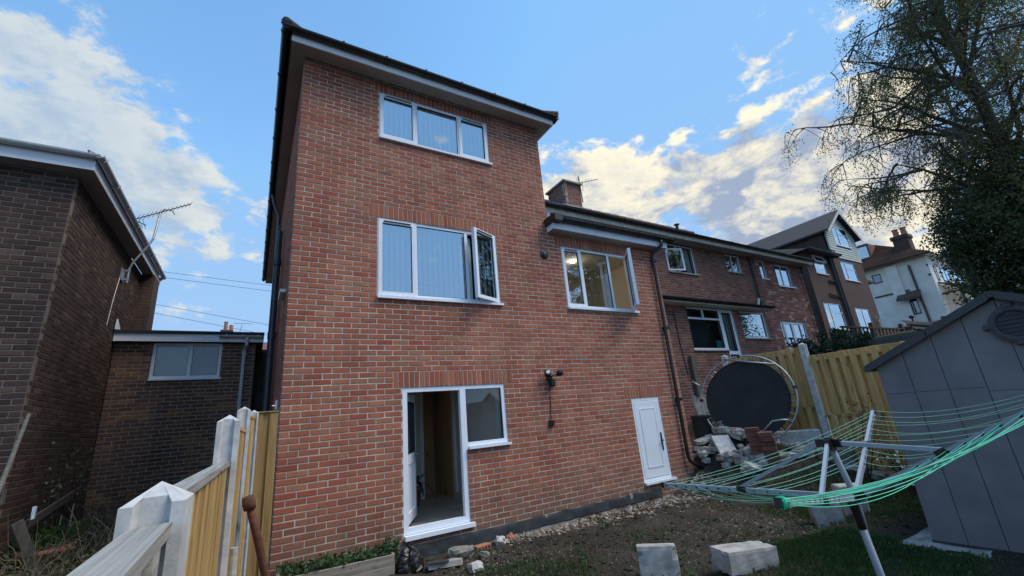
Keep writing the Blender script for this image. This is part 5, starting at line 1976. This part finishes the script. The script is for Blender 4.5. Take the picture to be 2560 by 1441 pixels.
# planter against the wall
pn = thing('pallet_planter', 'grey pallet wood planter of ivy against the brick wall', 'planter', (.65, -.25, -2.2))
for k in range(3):
    z = -2.22 + k * .118
    MB(Matrix.Translation((0, 0, z)) @ Matrix.Rotation(R(.6 * (k - 1)), 4, 'Y')).bbox(.07, 1.22, -.46, -.435, 0, .108, .004).build('plank', W_PAL, pn)
MB().bbox(1.20, 1.235, -.45, -.04, -2.2, -1.88, .004).build('end_board', W_PAL, pn)
MB().bbox(.05, .085, -.45, -.04, -2.2, -1.88, .004).build('end_board', W_PAL, pn)
MB().bbox(.09, 1.2, -.43, -.03, -2.2, -1.93, .01).build('soil', SOIL, pn)


def leaves_mesh(name, P, size, mat, parent=None, aspect=.62, seed=1, kind=None, label=None, cat=None, droop=0.0, flat=None, group=None):
    """P: (n,3) world positions; one small diamond leaf each"""
    rs = np.random.RandomState(seed)
    n = len(P)
    a = rs.normal(size=(n, 3))
    if droop:
        a[:, 2] -= droop
    a /= np.linalg.norm(a, axis=1)[:, None]
    b = rs.normal(size=(n, 3))
    if flat:
        nn = rs.normal(size=(n, 3)) * flat + np.array([0, 0, 1.0])
        b = np.cross(nn, a)
    b -= a * (a * b).sum(1)[:, None]
    b /= np.linalg.norm(b, axis=1)[:, None]
    s = (size * rs.uniform(.6, 1.3, n))[:, None]
    c = np.cross(a, b) * s * .12
    V = np.stack([P - a * s * .5, P + b * s * .5 * aspect + c, P + a * s * .5, P - b * s * .5 * aspect + c], 1).reshape(-1, 3)
    org = np.array([P[:, 0].mean(), P[:, 1].mean(), P[:, 2].min()])
    V = V - org
    me = bpy.data.meshes.new(name)
    me.vertices.add(4 * n)
    me.vertices.foreach_set('co', V.ravel())
    me.loops.add(4 * n)
    me.loops.foreach_set('vertex_index', np.arange(4 * n, dtype=np.int32))
    me.polygons.add(n)
    me.polygons.foreach_set('loop_start', np.arange(0, 4 * n, 4, dtype=np.int32))
    me.polygons.foreach_set('loop_total', np.full(n, 4, dtype=np.int32))
    me.update(calc_edges=True)
    me.materials.append(mat)
    return link(name, me, org, parent, kind, label, cat, group)


rs = np.random.RandomState(5)
n = 900
P = np.stack([rs.uniform(.06, 1.25, n), rs.uniform(-.46, -.04, n), rs.uniform(-1.93, -1.84, n) + .05 * rs.rand(n) ** 3], 1)
leaves_mesh('ivy_foliage', P, .045, L_WEED, pn, .85, 3, flat=.6)
n = 160
P = np.stack([rs.uniform(1.15, 1.32, n), rs.uniform(-.42, -.15, n), rs.uniform(-1.98, -1.76, n)], 1)
leaves_mesh('ivy_foliage', P, .05, L_WEED, pn, .85, 4, flat=.8)
MB().tube([(1.13, -.1, -1.9), (1.16, -.08, -1.65), (1.20, -.06, -1.42)], [.005, .004, .002], 5).build('dry_stem', RUST, pn)

# black rubbish bag beside the planter: crumpled sheet draped
m = MB()
nu, nv = 22, 16
vs = []
rb = random.Random(3)
for i in range(nu + 1):
    for j in range(nv + 1):
        u, v = i / nu, j / nv
        a = u * 2 * math.pi
        h = v
        rad = .17 * (1 - .75 * h ** 3) * (1 + .10 * math.sin(5 * a + 3 * h) + .06 * math.sin(11 * a - 6 * h)) + .012 * rb.uniform(-1, 1)
        vs.append((1.42 + rad * 1.0 * math.cos(a), -.40 + rad * .9 * math.sin(a), -2.2 + .34 * h + .02 * math.sin(4 * a) * h))
m._a(vs, [(i * (nv + 1) + j, (i + 1) * (nv + 1) + j, (i + 1) * (nv + 1) + j + 1, i * (nv + 1) + j + 1) for i in range(nu) for j in range(nv)])
m.build('rubbish_bag', BAGM, None, label='black polythene bag slumped beside the planter', cat='bag')
cp = thing('covered_concrete_slab', 'broken concrete slab under a scrap of grey felt by the membrane', 'slab', (1.76, -.62, -2.2))
MB(Matrix.Translation((1.78, -.60, -2.10)) @ Matrix.Rotation(R(-16), 4, 'Z') @ Matrix.Rotation(R(-9), 4, 'X')).prism([(-.20, -.13, 0), (.17, -.15, 0), (.20, -.03, 0), (.12, .12, 0), (-.19, .13, 0)], (0, 0, .055)).build('slab', CONC, cp)
MB(Matrix.Translation((1.71, -.60, -2.043)) @ Matrix.Rotation(R(-16), 4, 'Z') @ Matrix.Rotation(R(-9), 4, 'X')).prism([(-.14, -.12, 0), (.05, -.15, 0), (.10, -.12, 0), (.11, .02, 0), (.02, .10, 0), (-.13, .09, 0)], (0, 0, .012)).build('felt', FELT, cp)
MB(Matrix.Translation((1.74, -.66, -2.25)) @ Matrix.Rotation(R(-16), 4, 'Z')).bbox(-.15, .18, -.05, .1, 0, .12, .006).build('timber_support', W_DARK, cp)
MB(Matrix.Translation((2.22, -.22, -2.13)) @ Matrix.Rotation(R(10), 4, 'Z') @ Matrix.Rotation(R(20), 4, 'Y')).bbox(-.12, .12, -.05, .05, 0, .04, .006).build('roof_tile_scrap', LEAD, None, label='broken grey tile propped on the air brick by the wall', cat='tile')
ab = thing('air_brick', 'old red air brick with round holes lying by the wall', 'air brick', (2.46, -.2, -2.16))
am = Matrix.Translation((2.46, -.20, -2.15)) @ Matrix.Rotation(R(8), 4, 'Z')
MB(am).bbox(-.11, .11, -.045, .045, 0, .068, .005).build('body', TERRA, ab)
for k in range(4):
    MB(am).tube([(-.075 + k * .05, -.047, .034), (-.075 + k * .05, -.03, .034)], .016, 10).build('hole', BLACKPL, ab)
for i, (x, y, s) in enumerate(((2.10, -.33, 0), (2.72, -.22, 2), (2.28, -.62, 4), (2.02, -.92, 2), (2.95, -.14, 5))):
    link('loose_stone', SM[s], (x, y, gz(x, y) - .02), None, None, 'loose broken stone by the foot of the wall near the air brick', 'stone', 'loose stones by the wall foot', rot=(.1 * i, 0, i * 1.1))
# plant inside the hall
pp = thing('hall_plant', 'dark leaved house plant in a terracotta pot inside the hall', 'house plant', (2.05, 1.95, -1.855))
hx, hy = 2.28, 2.12
MB().lathe([(.0, 0), (.10, 0), (.135, .25), (.15, .25), (.15, .30), (.125, .30), (.12, .26), (.0, .26)], (hx, hy, -1.853), 20).build('pot', TERRA, pp, smooth=True)
for k in range(8):
    a = k * .8
    d = Vector((math.cos(a), math.sin(a), 0))
    L = .34 + .08 * (k % 3)
    s = d.cross(Vector((0, 0, 1)))
    b0_ = Vector((hx, hy, -1.58))
    pts = [b0_ + d * (L * t) + Vector((0, 0, .55 * t - .62 * t * t * (1.2 if k % 2 else .5))) for t in np.linspace(0, 1, 7)]
    wd = [.012, .03, .038, .038, .032, .02, .003]
    m = MB()
    m._a([p + s * w for p, w in zip(pts, wd)] + [p - s * w for p, w in zip(pts, wd)], [(i, i + 1, 8 + i, 7 + i) for i in range(6)])
    m.build('leaf', L_LAUR, pp)

# black water butt by the corner
wb = thing('black_tub', 'black plastic tub standing between the house corner and trampoline', 'tub', (7.82, .12, -1.6))
zb_ = gz(7.82, .12)
MB().lathe([(.0, 0), (.17, 0), (.20, .06), (.205, .30), (.21, .32), (.20, .58), (.215, .60), (.21, .63), (.0, .64)], (7.86, .15, zb_ - .05), 22).build('body', MATB, wb, smooth=True)

# ================================================================== LEFT GARDEN: pot, sticks, weeds
gp = thing('terracotta_planter', 'wide terracotta bowl overgrown with grass left of the fence', 'plant pot', (-2.3, 2.55, -1.95))
zg = gz(-2.2, 2.6)
MB().lathe([(.0, 0), (.20, 0), (.26, .30), (.29, .33), (.29, .38), (.265, .38), (.25, .32), (.0, .30)], (-2.45, 2.50, zg - .10), 24).build('bowl', TERRA, gp, smooth=True)
n = 260
rs = np.random.RandomState(11)
m = MB()
for k in range(170):
    a, r0_ = rs.rand() * 6.28, rs.rand() * .24
    x, y = -2.45 + r0_ * math.cos(a), 2.5 + r0_ * math.sin(a)
    L = rs.uniform(.1, .3)
    dx, dy = rs.uniform(-.15, .15, 2)
    m._a([(x - .004, y, zg + .28), (x + .004, y, zg + .28), (x + dx * .6, y + dy * .6, zg + .28 + L * .7), (x + dx * 1.3, y + dy * 1.3, zg + .28 + L * .9)], [(0, 1, 2), (0, 2, 3)])
m.build('grass_tuft', GRASSM, gp)
MB().tube([(-2.52, 1.30, .0), (-2.58, 1.26, -.6), (-2.66, 1.18, -1.4), (-2.70, 1.15, -1.95)], [.018, .022, .024, .026], 8).build('garden_stake', W_PAL, None, label='long grey pole leaning against the dark left house', cat='pole')
MB().bar((-2.60, 4.30, -1.02), (-2.55, 1.9, -1.28), .03, .10).build('broken_plank', W_DARK, None, label='broken dark plank lying slanted in the left weeds', cat='plank')
MB().bar((-2.58, 1.85, -1.2), (-2.35, 2.1, -1.92), .03, .11).build('broken_plank', W_DARK, None, label='short dark plank stub standing at the foot of the pole', cat='plank')
MB().bbox(-2.50, -2.47, 1.94, 1.99, -1.20, -1.06, .002).build('plant_tag', PVC, None, label='small white plastic tag on the slanted plank', cat='tag')
for k, (x, y, h) in enumerate(((-2.44, 2.75, .62), (-2.36, 2.85, .74), (-2.28, 2.9, .50))):
    MB().tube([(x, y, zg), (x + .02, y, zg + h)], .009, 6).build('cane', W_PAL, None, label=['short grey cane leftmost of three by the terracotta bowl', 'tallest grey cane in the middle by the terracotta bowl', 'shortest grey cane rightmost by the terracotta bowl'][k], cat='cane', group='canes by the bowl')

rs = np.random.RandomState(17)
m = MB()
for k in range(420):
    x = rs.uniform(-2.65, -.55)
    y = rs.uniform(.6, 5.0)
    z = gz(x, y)
    L = rs.uniform(.3, 1.1)
    a = rs.rand() * 6.28
    bend = rs.uniform(.15, .8) * L
    pts = [(x + math.cos(a) * bend * t * t, y + math.sin(a) * bend * t * t, z + L * (t - .45 * t * t * rs.uniform(.4, 1.5))) for t in np.linspace(0, 1, 6)]
    m.tube(pts, [.005, .0045, .004, .0035, .003, .0015], 4, cap=False)
m.build('dead_bramble', STRAW, None, kind='stuff', label='tangle of dead brown bramble stems between fence and annexe', cat='brambles')
n = 5200
P = np.stack([rs.uniform(-2.7, -.5, n), rs.uniform(.3, 5.0, n), np.zeros(n)], 1)
P[:, 2] = ground_h(P[:, 0], P[:, 1]) + rs.rand(n) ** 1.6 * (.28 + .45 * S(P[:, 1], 2.5, 4.8))
leaves_mesh('dry_undergrowth', P, .06, L_DRY, None, .5, 8, kind='stuff', label='dry brown undergrowth leaves in the left garden', cat='undergrowth')
n = 3800
P = np.stack([rs.uniform(-4.5, -.6, n), rs.uniform(-1.2, 3.6, n), np.zeros(n)], 1)
P[:, 2] = ground_h(P[:, 0], P[:, 1]) + rs.rand(n) ** 2 * .4
leaves_mesh('left_weeds', P, .07, L_IVY, None, .35, 9, kind='stuff', label='dark green weeds at the foot of the left house', cat='weeds')
# climbing rose with pale leaves against the left wall
cr = thing('climbing_plant', 'sparse climbing plant with pale leaves on the dark left wall', 'plant', (-2.6, 3.4, -1.9))
m = MB()
tipsr = []
for k in range(9):
    x, y = -2.6, 2.8 + k * .18
    pts = [(x + .03 * math.sin(t * 3 + k), y + t * .3 * (k % 3 - .5), -1.9 + 1.55 * t - .25 * (k % 2) * t * t) for t in np.linspace(0, 1, 7)]
    m.tube(pts, [.009, .008, .007, .006, .005, .004, .002], 5, cap=False)
    tipsr += pts[3:]
m.build('stem', TWIG, cr)
tipsr = np.array(tipsr)
P = tipsr[rs.randint(0, len(tipsr), 110)] + rs.normal(size=(110, 3)) * np.array([.03, .12, .12])
P[:, 0] = np.clip(P[:, 0], -2.70, -2.3)
leaves_mesh('foliage', P, .055, L_ROSE, cr, .7, 12, kind='stuff')

# ================================================================== SHRUBS AND TREES
def shrub(name, label, cat, base, h, nst, spread, leafmat, nl, ls, seed, flowers=0):
    t = thing(name, label, cat, base)
    r2 = random.Random(seed)
    pts_all = []
    m = MB()
    for k in range(nst):
        a = r2.random() * 6.28
        L = h * r2.uniform(.6, 1.1)
        sp = spread * r2.uniform(.3, 1)
        pts = [Vector(base) + Vector((math.cos(a) * sp * s + .04 * math.sin(5 * s + k), math.sin(a) * sp * s, L * (s - .12 * s * s))) for s in np.linspace(0, 1, 7)]
        m.tube(pts, [.012, .010, .008, .007, .006, .004, .002], 5, cap=False)
        pts_all += pts[2:]
        for j in range(3):
            p = pts[r2.randint(2, 5)]
            b = r2.random() * 6.28
            q = p + Vector((math.cos(b), math.sin(b), .5)) * L * .25
            m.tube([p, p.lerp(q, .5) + Vector((0, 0, .02)), q], [.006, .004, .0015], 4, cap=False)
            pts_all += [q, p.lerp(q, .6)]
    m.build('stem', TWIG, t)
    A = np.array([list(p) for p in pts_all])
    rs2 = np.random.RandomState(seed)
    P = A[rs2.randint(0, len(A), nl)] + rs2.normal(size=(nl, 3)) * ls * 1.1
    leaves_mesh('foliage', P, ls, leafmat, t, .6, seed, kind='stuff')
    if flowers:
        P = A[rs2.randint(0, len(A), flowers)] + rs2.normal(size=(flowers, 3)) * ls
        leaves_mesh('flowers', P, ls * .9, WHITEF, t, .9, seed + 1, kind='stuff')
    return t


shrub('young_shrub', 'young leafy shrub in front of the yellow fence by the shed', 'shrub', (8.3, -2.35, gz(8.3, -2.35)), 1.45, 5, .55, L_SHRUB, 190, .05, 4)
shrub('flowering_shrub', 'small shrub with white flowers beside the shed wall', 'shrub', (7.7, -3.1, gz(7.7, -3.1)), .95, 7, .35, L_LAUR, 260, .05, 6, 45)


def crown_pts(c, rad, n, seed, lump=.35, shell=.45):
    """points through an uneven ellipsoid volume, biased to the outside, grouped in clumps"""
    r2 = np.random.RandomState(seed)
    k = max(12, n // 90)
    d = r2.normal(size=(k, 3))
    d /= np.linalg.norm(d, axis=1)[:, None]
    rr3 = (shell + (1 - shell) * r2.rand(k) ** .5) * (1 + lump * .5 * r2.normal(size=k)).clip(.6, 1.4)
    cen = d * rr3[:, None] * np.array(rad)
    i = r2.randint(0, k, n)
    P = cen[i] + r2.normal(size=(n, 3)) * np.array(rad) * .10
    return P + np.array(c)


hb = thing('laurel_bush', 'dark glossy evergreen bush behind the yellow fence', 'bush', (15.2, .2, -.2))
P = crown_pts((15.0, .35, .62), (1.35, .9, .62), 5200, 31, .3, .55)
leaves_mesh('foliage', P[P[:, 2] > -.3], .10, L_LAUR, hb, .45, 14)
m = MB()
for k in range(7):
    m.tube([(15 + .1 * k - .3, .3, -.3), (15 + .3 * (k - 3), .35 + .1 * (k % 3 - 1), .6)], [.03, .01], 6)
m.build('stem', TWIG, hb)


def birch(name, label, base, height, limbs, seed, nleaf, lsize, leafmat, lean=(0, 0), r0=.22, group=None, droop=1.0, twigs=6):
    t = thing(name, label, 'tree', base, group)
    r2 = random.Random(seed)
    B = Vector(base)
    trunk = []
    for s in np.linspace(0, 1, 12):
        trunk.append(B + Vector((lean[0] * s + .15 * math.sin(s * 5), lean[1] * s + .12 * math.cos(s * 4), height * s)))
    m = MB()
    m.tube(trunk, [r0 * (1 - s * .86) for s in np.linspace(0, 1, 12)], 10)
    leafp = []

    def grow(p, d, L, rad, lev):
        n = 6
        pts = [p]
        cur = p.copy()
        dd = d.copy()
        for i in range(n):
            dd = (dd + Vector((r2.gauss(0, .16), r2.gauss(0, .16), r2.gauss(0, .10) + (.04 if lev == 1 else -.11 * droop * (lev - 1))))).normalized()
            cur = cur + dd * (L / n)
            pts.append(cur.copy())
        m.tube(pts, [max(.004, rad * (1 - .85 * i / n)) for i in range(n + 1)], 5 if lev > 1 else 7, cap=False)
        if lev >= 2:
            for i in range(1, n + 1):
                leafp.append((pts[i], lev))
        if lev < 4:
            k = (7, 6, 4)[lev - 1]
            for j in range(k):
                i = r2.randint(2 if lev > 1 else 1, n)
                a = r2.random() * 6.28
                side = Vector((math.cos(a), math.sin(a), r2.uniform(-.1, .5) if lev < 2 else r2.uniform(-.6, .15)))
                nd = (dd * .5 + side).normalized()
                grow(pts[i], nd, L * r2.uniform(.35, .6), rad * .45, lev + 1)
    for (hf, az, el, L) in limbs:
        p = trunk[0].lerp(trunk[-1], hf)
        i = hf * 11
        p = trunk[int(i)].lerp(trunk[min(11, int(i) + 1)], i - int(i))
        d = Vector((math.cos(R(az)) * math.cos(R(el)), math.sin(R(az)) * math.cos(R(el)), math.sin(R(el))))
        grow(p, d, L, r0 * .42 * (1 - hf * .5), 1)
    m.build('trunk', BARK, t, smooth=True)
    A = np.array([list(p) for p, l in leafp])
    w = np.array([[0, 0, .5, 1.0, 1.6][l] for p, l in leafp])
    rs2 = np.random.RandomState(seed)
    i = rs2.choice(len(A), nleaf, p=w / w.sum())
    P = A[i] + rs2.normal(size=(nleaf, 3)) * np.array([.12, .12, .13])
    P[:, 2] -= rs2.rand(nleaf) ** 2 * .35 * droop
    leaves_mesh('crown', P, lsize, leafmat, t, .62, seed, droop=.5)
    return t


LB = []
rl = random.Random(12)
for k in range(24):
    hf = .26 + .70 * k / 23
    az = 160 + (k * 137.5) % 360
    LB.append((hf, az, 18 + 26 * rl.random() + hf * 18, (4.3 - 2.6 * max(0, hf - .45)) * rl.uniform(.75, 1.1)))
# limbs reaching towards the house side
LB += [(.36, 168, 22, 4.4), (.43, 150, 26, 4.2), (.50, 176, 30, 4.2), (.57, 160, 28, 4.0), (.33, 186, 18, 3.8), (.64, 172, 34, 4.0), (.40, 200, 24, 4.0), (.30, 170, 14, 3.6), (.70, 165, 30, 3.8)]
birch('birch_tree', 'large birch tree with airy drooping crown at the right', (20.9, -3.85, gz(20.9, -3.85)), 15.5, LB, 12, 105000, .066, L_BIRCH, (-.5, 0), .30)
iv = thing('ivy_clad_tree', 'dense dark ivy clad tree stump rising behind the grey shed', 'tree', (18.9, -3.7, gz(18.9, -3.7)))
rs = np.random.RandomState(41)
PP = []
for (c, rad, nn_) in (((19.0, -3.5, 3.3), (1.7, 1.7, 2.3), 36000), ((20.0, -4.9, 2.4), (1.9, 1.8, 1.8), 30000), ((18.5, -3.1, 3.3), (.9, .9, 1.1), 10000), ((19.9, -4.0, 4.8), (1.0, 1.0, 1.4), 9000)):
    PP.append(crown_pts(c, rad, nn_, len(PP) + 3, .25, .5))
leaves_mesh('crown', np.concatenate(PP), .085, L_IVY, iv, .75, 43, droop=.6)
m = MB()
zt_ = gz(18.9, -3.7)
m.tube([(18.9, -3.7, zt_), (19.0, -3.6, 3.0), (19.2, -3.7, 5.2)], [.35, .28, .1], 10)
for k in range(14):
    a = k * 2.4
    z = 1.2 + k * .27
    m.tube([(18.95, -3.65, z), (18.95 + math.cos(a) * .8, -3.65 + math.sin(a) * .8, z + .3), (18.95 + math.cos(a) * 1.5, -3.65 + math.sin(a) * 1.5, z + .35)], [.08, .05, .01], 6)
m.build('trunk', BARK, iv)
# garden trees on the far side of the garden, behind the viewer: the glass mirrors them
for k, (x, y, h, sd_, la) in enumerate(((16.3, -11.5, 8.5, 5, 'tree behind the garden mirrored in the wing window'), (21.0, -15.0, 10.0, 6, 'taller tree behind the garden mirrored in the terrace windows'))):
    LL = [(.25 + .7 * j / 11, (j * 137) % 360, 25 + 20 * (j % 3) / 2, 3.0 - 1.6 * j / 11) for j in range(12)]
    birch('garden_tree', la, (x, y, gz(x, y)), h, LL, sd_, 15000, .13, L_BIRCH, (0, 0), .16, 'garden trees behind the viewer', .6)

# ================================================================== GRASS, PEBBLES
rs = np.random.RandomState(77)


def scatter_grass(name, label, regions, hgt):
    m_v, m_f = [], []
    for (n, fx) in regions:
        X, Y = fx(n)
        Z = ground_h(X, Y)
        L = hgt * rs.uniform(.4, 1.3, len(X))
        A = rs.rand(len(X)) * 6.28
        lean = rs.uniform(.1, .9, len(X)) * L
        wd = rs.uniform(.002, .0045, len(X))
        dx, dy = np.cos(A), np.sin(A)
        px, py = -dy * wd, dx * wd
        b = len(m_v) // 1
        v = np.stack([np.stack([X - px, Y - py, Z - .005], 1), np.stack([X + px, Y + py, Z - .005], 1), np.stack([X + dx * lean * .35 + px * .6, Y + dy * lean * .35 + py * .6, Z + L * .6], 1), np.stack([X + dx * lean, Y + dy * lean, Z + L], 1)], 1).reshape(-1, 3)
        m_v.append(v)
    V = np.concatenate(m_v)
    n = len(V) // 4
    I = np.arange(n) * 4
    F = np.concatenate([np.stack([I, I + 1, I + 2], 1), np.stack([I, I + 2, I + 3], 1)])
    me = bpy.data.meshes.new(name)
    me.from_pydata(V.tolist(), [], F.tolist())
    me.materials.append(GRASSM)
    link(name, me, (0, 0, 0), None, 'stuff', label, 'grass')


def reg(cx, cy, rx, ry):
    def f(n):
        a, r = rs.rand(n) * 6.28, np.sqrt(rs.rand(n)) * (1 + .15 * rs.normal(size=n))
        x, y = cx + rx * r * np.cos(a), cy + ry * r * np.sin(a)
        k = (np.sin(x * 5 + 2 * np.sin(y * 4)) * np.cos(y * 6 + x) + rs.rand(n) * 1.4) > .1
        k &= ~((x > 5.28) & (y < -3.7))
        k &= y < -.08
        return x[k], y[k]
    return f


scatter_grass('lawn_grass', 'short dark grass around the airer and shed', [(16000, reg(4.3, -3.9, 1.15, .75)), (9000, reg(4.9, -3.3, .6, .5)), (9000, reg(3.3, -4.3, 1.0, .9)), (9000, reg(7.2, -2.2, 1.2, .7)), (3000, reg(8.0, -2.9, .7, .9)), (2500, reg(2.2, -1.6, .9, .5)), (5000, reg(6.9, -3.0, 1.0, .6)), (2600, reg(4.2, -3.2, 1.9, 1.2)), (1500, reg(3.0, -2.0, 1.8, 1.2))], .05)

PM = NT('mixed_pebble')
_rv = PM.n('ShaderNodeNewGeometry').outputs['Random Per Island']
PM.l(PM.ramp(_rv, [(0, (.07, .058, .046)), (.3, (.16, .125, .092)), (.6, (.26, .20, .145)), (.85, (.31, .26, .21)), (1, (.44, .41, .38))]), PM.b.inputs['Base Color'])
PM.b.inputs['Roughness'].default_value = .9
PM = PM.m


def pebbles(name, label, regs):
    V, F = [], []
    base = np.array([[1, 0, 0], [-1, 0, 0], [0, 1, 0], [0, -1, 0], [0, 0, 1], [0, 0, -1]], float)
    fb = np.array([[0, 2, 4], [2, 1, 4], [1, 3, 4], [3, 0, 4], [2, 0, 5], [1, 2, 5], [3, 1, 5], [0, 3, 5]])
    o = 0
    for (X, Y, Sz) in regs:
        Z = ground_h(X, Y)
        for x, y, z, s in zip(X, Y, Z, Sz):
            v = base * rs.uniform(.55, 1.25, (6, 1)) * s * np.array([1, rs.uniform(.6, 1), rs.uniform(.4, .8)])
            a = rs.rand() * 6.28
            c, sn = math.cos(a), math.sin(a)
            v = np.stack([v[:, 0] * c - v[:, 1] * sn, v[:, 0] * sn + v[:, 1] * c, v[:, 2]], 1) + np.array([x, y, z + s * .12])
            V.append(v)
            F.append(fb + o)
            o += 6
    me = bpy.data.meshes.new(name)
    me.from_pydata(np.concatenate(V).tolist(), [], np.concatenate(F).tolist())
    me.materials.append(PM)
    link(name, me, (0, 0, 0), None, 'stuff', label, 'pebbles')


n1, n2, n3, n4 = 1500, 2600, 700, 700
x1 = rs.uniform(2.7, 7.1, n1)
y1_ = -.09 - np.abs(rs.normal(size=n1)) * (.10 + .06 * (x1 - 2.7))
x2 = rs.uniform(1.3, 7.8, n2)
y2_ = -.2 - rs.rand(n2) ** .8 * 3.0
x3 = 2.3 + rs.normal(size=n3) * .45
y3_ = -.95 + rs.normal(size=n3) * .35
y3_ = np.minimum(y3_, -.12)
x4 = 5.4 + rs.normal(size=n4) * .5
y4_ = -2.1 + rs.normal(size=n4) * .35
pebbles('pebbles', 'scattered stones and grit on the bare soil', [(x1, y1_, rs.uniform(.012, .042, n1) * (.6 + .9 * rs.rand(n1))), (x2, y2_, .004 + .012 * rs.rand(n2) ** 2.5), (x3, y3_, .004 + .013 * rs.rand(n3) ** 2), (x4, y4_, .005 + .011 * rs.rand(n4) ** 2)])

# clods of earth, half sunk, and a thin litter of dead leaves and weeds
nC = 3600
xc = rs.uniform(1.2, 8.2, nC)
yc = -.12 - rs.rand(nC) * 4.2
kp = ~((xc > 5.2) & (yc < -3.6))
xc, yc = xc[kp], yc[kp]
V, F = [], []
base = np.array([[1, 0, 0], [-1, 0, 0], [0, 1, 0], [0, -1, 0], [0, 0, 1], [0, 0, -1], [.7, .7, .3], [-.7, .6, .3], [.6, -.7, .3], [-.7, -.7, .3]], float)
fb = np.array([[0, 6, 4], [6, 2, 4], [2, 7, 4], [7, 1, 4], [1, 9, 4], [9, 3, 4], [3, 8, 4], [8, 0, 4], [0, 5, 6], [6, 5, 2], [2, 5, 7], [7, 5, 1], [1, 5, 9], [9, 5, 3], [3, 5, 8], [8, 5, 0]])
zc_ = ground_h(xc, yc)
for i, (x, y, z) in enumerate(zip(xc, yc, zc_)):
    sz = .008 + .034 * rs.rand() ** 3
    v = base * rs.uniform(.7, 1.25, (10, 1)) * sz * np.array([1, rs.uniform(.6, 1), .6]) + np.array([x, y, z + sz * .1])
    V.append(v)
    F.append(fb + i * 10)
me = bpy.data.meshes.new('soil_clods')
me.from_pydata(np.concatenate(V).tolist(), [], np.concatenate(F).tolist())
me.materials.append(SOIL)
link('soil_clods', me, (0, 0, 0), None, 'stuff', 'dark clods of earth on the bare soil', 'soil')
nL = 900
P = np.stack([rs.uniform(1.3, 8.0, nL), -.15 - rs.rand(nL) * 4.0, np.zeros(nL)], 1)
P = P[~((P[:, 0] > 5.2) & (P[:, 1] < -3.6))]
P[:, 2] = ground_h(P[:, 0], P[:, 1]) + .008
leaves_mesh('leaf_litter', P, .035, L_DRY, None, .6, 55, kind='stuff', label='dead brown leaves scattered on the soil', cat='leaves', flat=.25)
nW = 700
kx = rs.randint(0, 34, nW)
cxw, cyw = rs.uniform(1.9, 7.6, 34), -.2 - rs.rand(34) ** 1.5 * 3.0
P = np.stack([cxw[kx] + rs.normal(size=nW) * .06, cyw[kx] + rs.normal(size=nW) * .05, np.zeros(nW)], 1)
P = P[P[:, 1] < -.06]
P[:, 2] = ground_h(P[:, 0], P[:, 1]) + .01 + .03 * rs.rand(len(P))
leaves_mesh('small_weeds', P, .04, L_WEED, None, .7, 56, kind='stuff', label='small green weeds dotted over the soil', cat='weeds', flat=.4)
